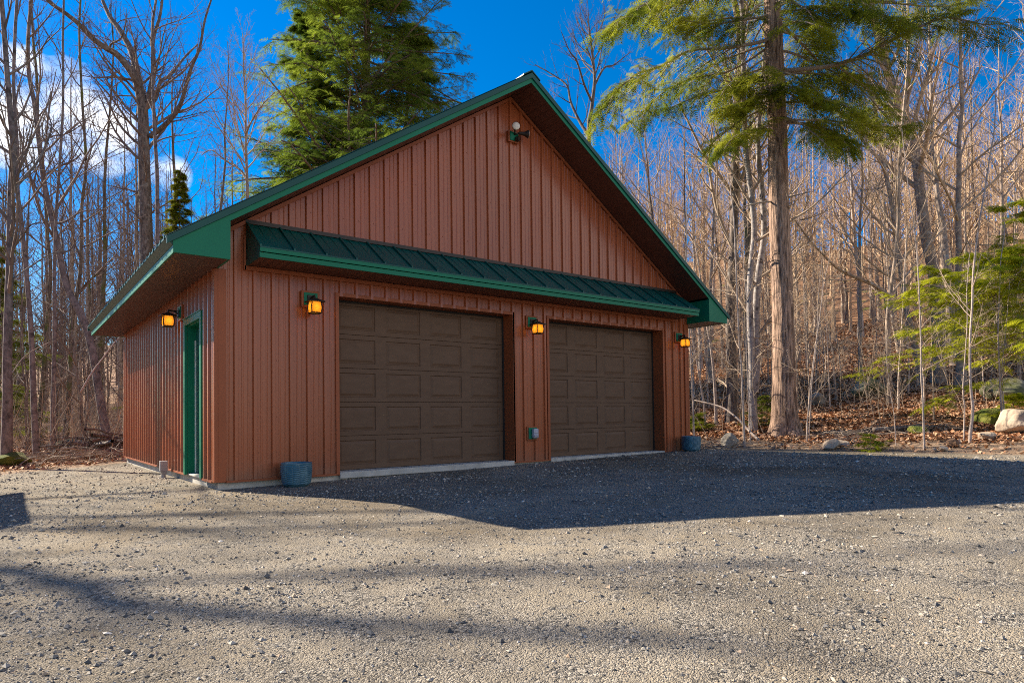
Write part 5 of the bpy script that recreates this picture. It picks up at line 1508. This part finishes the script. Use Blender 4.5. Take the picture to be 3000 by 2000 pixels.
def stones(n, seed):
    g = np.random.default_rng(seed)
    th0, th1 = -0.74, 0.80
    th = YAW + 0 * g.random(n)
    ang = th0 + (th1 - th0) * g.random(n)
    r = 2.2 * (15.5 / 2.2) ** (g.random(n) ** 0.85)
    dx = _f[0] * np.cos(ang) + _r[0] * np.sin(ang); dy = _f[1] * np.cos(ang) + _r[1] * np.sin(ang)
    x = CAM[0] + dx * r; y = CAM[1] + dy * r
    cl = fbm(x * 1.1, y * 1.1, 3)
    keep = (woods_mask(x, y) < 0.35) & ~((x > -0.05) & (x < WID + 0.05) & (y > -0.04) & (y < DEP + 0.05)) & (g.random(n) < 0.26 + 1.4 * np.clip(cl + 0.05, 0, 1))
    x, y, r = x[keep], y[keep], r[keep]; n = len(x)
    s = np.exp(g.normal(size=n) * 0.6) * 0.0034 * (0.45 + 0.115 * r)
    big_ = g.random(n) < 0.005; s = np.where(big_, s * 2.4, s); s = np.clip(s, 0.002, 0.009 + 0.0019 * r)
    sx = s * (0.8 + 0.7 * g.random(n)); sy = s * (0.8 + 0.5 * g.random(n)); szz = s * (0.45 + 0.4 * g.random(n))
    J = STV[None] * (1 + 0.25 * g.normal(size=(n, 6, 1)) * 0.8) + 0.12 * g.normal(size=(n, 6, 3))
    P = J * np.stack([sx, sy, szz], 1)[:, None]
    a = g.random(n) * 6.28; c_, s_ = np.cos(a)[:, None], np.sin(a)[:, None]
    tl = g.normal(size=n)[:, None] * 0.35
    X = P[..., 0] * c_ - P[..., 1] * s_; Y = P[..., 0] * s_ + P[..., 1] * c_; Z = P[..., 2] + X * tl * 0.5
    V = np.stack([X + x[:, None], Y + y[:, None], Z + (terrain(x, y) + szz * 0.25)[:, None]], -1).reshape(-1, 3)
    F = (STF[None] + (np.arange(n) * 6)[:, None, None]).reshape(-1, 3)
    o = np_mesh('gravel', V, F, M['stone']); tag(o, kind='stuff')


stones(240000, 21)

def leaves(n, seed, pxr, dr, lo=0.1, dens=0.07):
    g = np.random.default_rng(seed)
    px = pxr[0] + (pxr[1] - pxr[0]) * g.random(n); d = dr[0] * (dr[1] / dr[0]) ** g.random(n)
    u = (px - 1500) / FPX
    x = CAM[0] + d * (_f[0] + u * _r[0]); y = CAM[1] + d * (_f[1] + u * _r[1])
    wm = woods_mask(x, y); keep = (wm > lo) & (g.random(n) < np.clip((wm - 0.9) * 0.9, dens, 1)) & ~((x > -0.1) & (x < WID + 0.1) & (y > -0.1) & (y < DEP + 0.1))
    x, y, d = x[keep], y[keep], d[keep]; n = len(x)
    s = 0.045 * (0.7 + 0.6 * g.random(n)) * (0.8 + 0.02 * d)
    a = g.random(n) * 6.28
    q = np.array([[-1, 0, 0], [-0.2, 0.62, 0.0], [1, 0, 0], [-0.2, -0.62, 0.0]], float)[None] * s[:, None, None]
    q[:, 1, 2] += s * (0.5 * g.random(n)); q[:, 3, 2] += s * (0.5 * g.random(n)); q[:, 2, 2] += s * (g.random(n) - 0.2) * 0.7
    c_, s_ = np.cos(a)[:, None], np.sin(a)[:, None]
    tl = g.normal(size=(n, 1)) * 0.4
    X = q[..., 0] * c_ - q[..., 1] * s_; Y = q[..., 0] * s_ + q[..., 1] * c_; Z = q[..., 2] + X * tl + Y * g.normal(size=(n, 1)) * 0.3
    V = np.stack([X + x[:, None], Y + y[:, None], Z + (terrain(x, y) + 0.018 + 0.03 * g.random(n))[:, None]], -1).reshape(-1, 3)
    i4 = (np.arange(n) * 4)[:, None]
    F = np.concatenate([i4 + np.array([[0, 3, 2]]), i4 + np.array([[0, 2, 1]])], 0)
    return V, F


lv = merge([leaves(130000, 31, (1990, 3060), (12, 52)), leaves(45000, 32, (-40, 420), (12, 40))])
tag(np_mesh('leaf_litter', lv[0], lv[1], M['leaf_dead']), kind='stuff')


def undergrowth(n, seed, pxr, dr):
    g = np.random.default_rng(seed)
    px = pxr[0] + (pxr[1] - pxr[0]) * g.random(n); d = dr[0] + (dr[1] - dr[0]) * g.random(n) ** 0.8
    u = (px - 1500) / FPX
    x = CAM[0] + d * (_f[0] + u * _r[0]); y = CAM[1] + d * (_f[1] + u * _r[1])
    keep = (woods_mask(x, y) > 0.7) & ~((x > -0.3) & (x < WID + 0.3) & (y > -0.3) & (y < DEP + 0.3)); x, y, d = x[keep], y[keep], d[keep]; n = len(x)
    H = 0.3 + 2.6 * g.random(n) ** 1.8
    p = np.stack([x, y, terrain(x, y) - 0.03], 1)
    dirv = nrm(np.stack([0.28 * g.normal(size=n), 0.28 * g.normal(size=n), np.ones(n)], 1))
    Q = [p]
    for k in range(5):
        dirv = nrm(dirv + 0.12 * g.normal(size=(n, 3))); Q.append(Q[-1] + dirv * (H / 5)[:, None])
    Q = np.stack(Q, 1); R = (0.0025 + 0.0028 * H)[:, None] * np.linspace(1, 0.4, 6)
    B, RB, LB = children(Q, R, 6, 0.25, 0.98, H[:, None] * 0.4, (0.85, 0.25), 4, 0.02, 0.14, 0.6, g, rmin=0.0022)
    C, RC, LC = children(B, RB, 2, 0.3, 0.98, LB * 0.5, (0.7, 0.25), 3, 0.02, 0.14, 0.7, g, rmin=0.002)
    return [tubes(Q, R, 4), tubes(B, RB, 3), tubes(C, RC, 3)]


uv = merge(undergrowth(800, 41, (1990, 3080), (16, 42)) + undergrowth(900, 42, (-40, 430), (14.5, 40)))
tag(np_mesh('undergrowth', uv[0], uv[1], M['twig'], smooth=True), kind='stuff')
print('counts', n1, n2, n3, n4, n5)
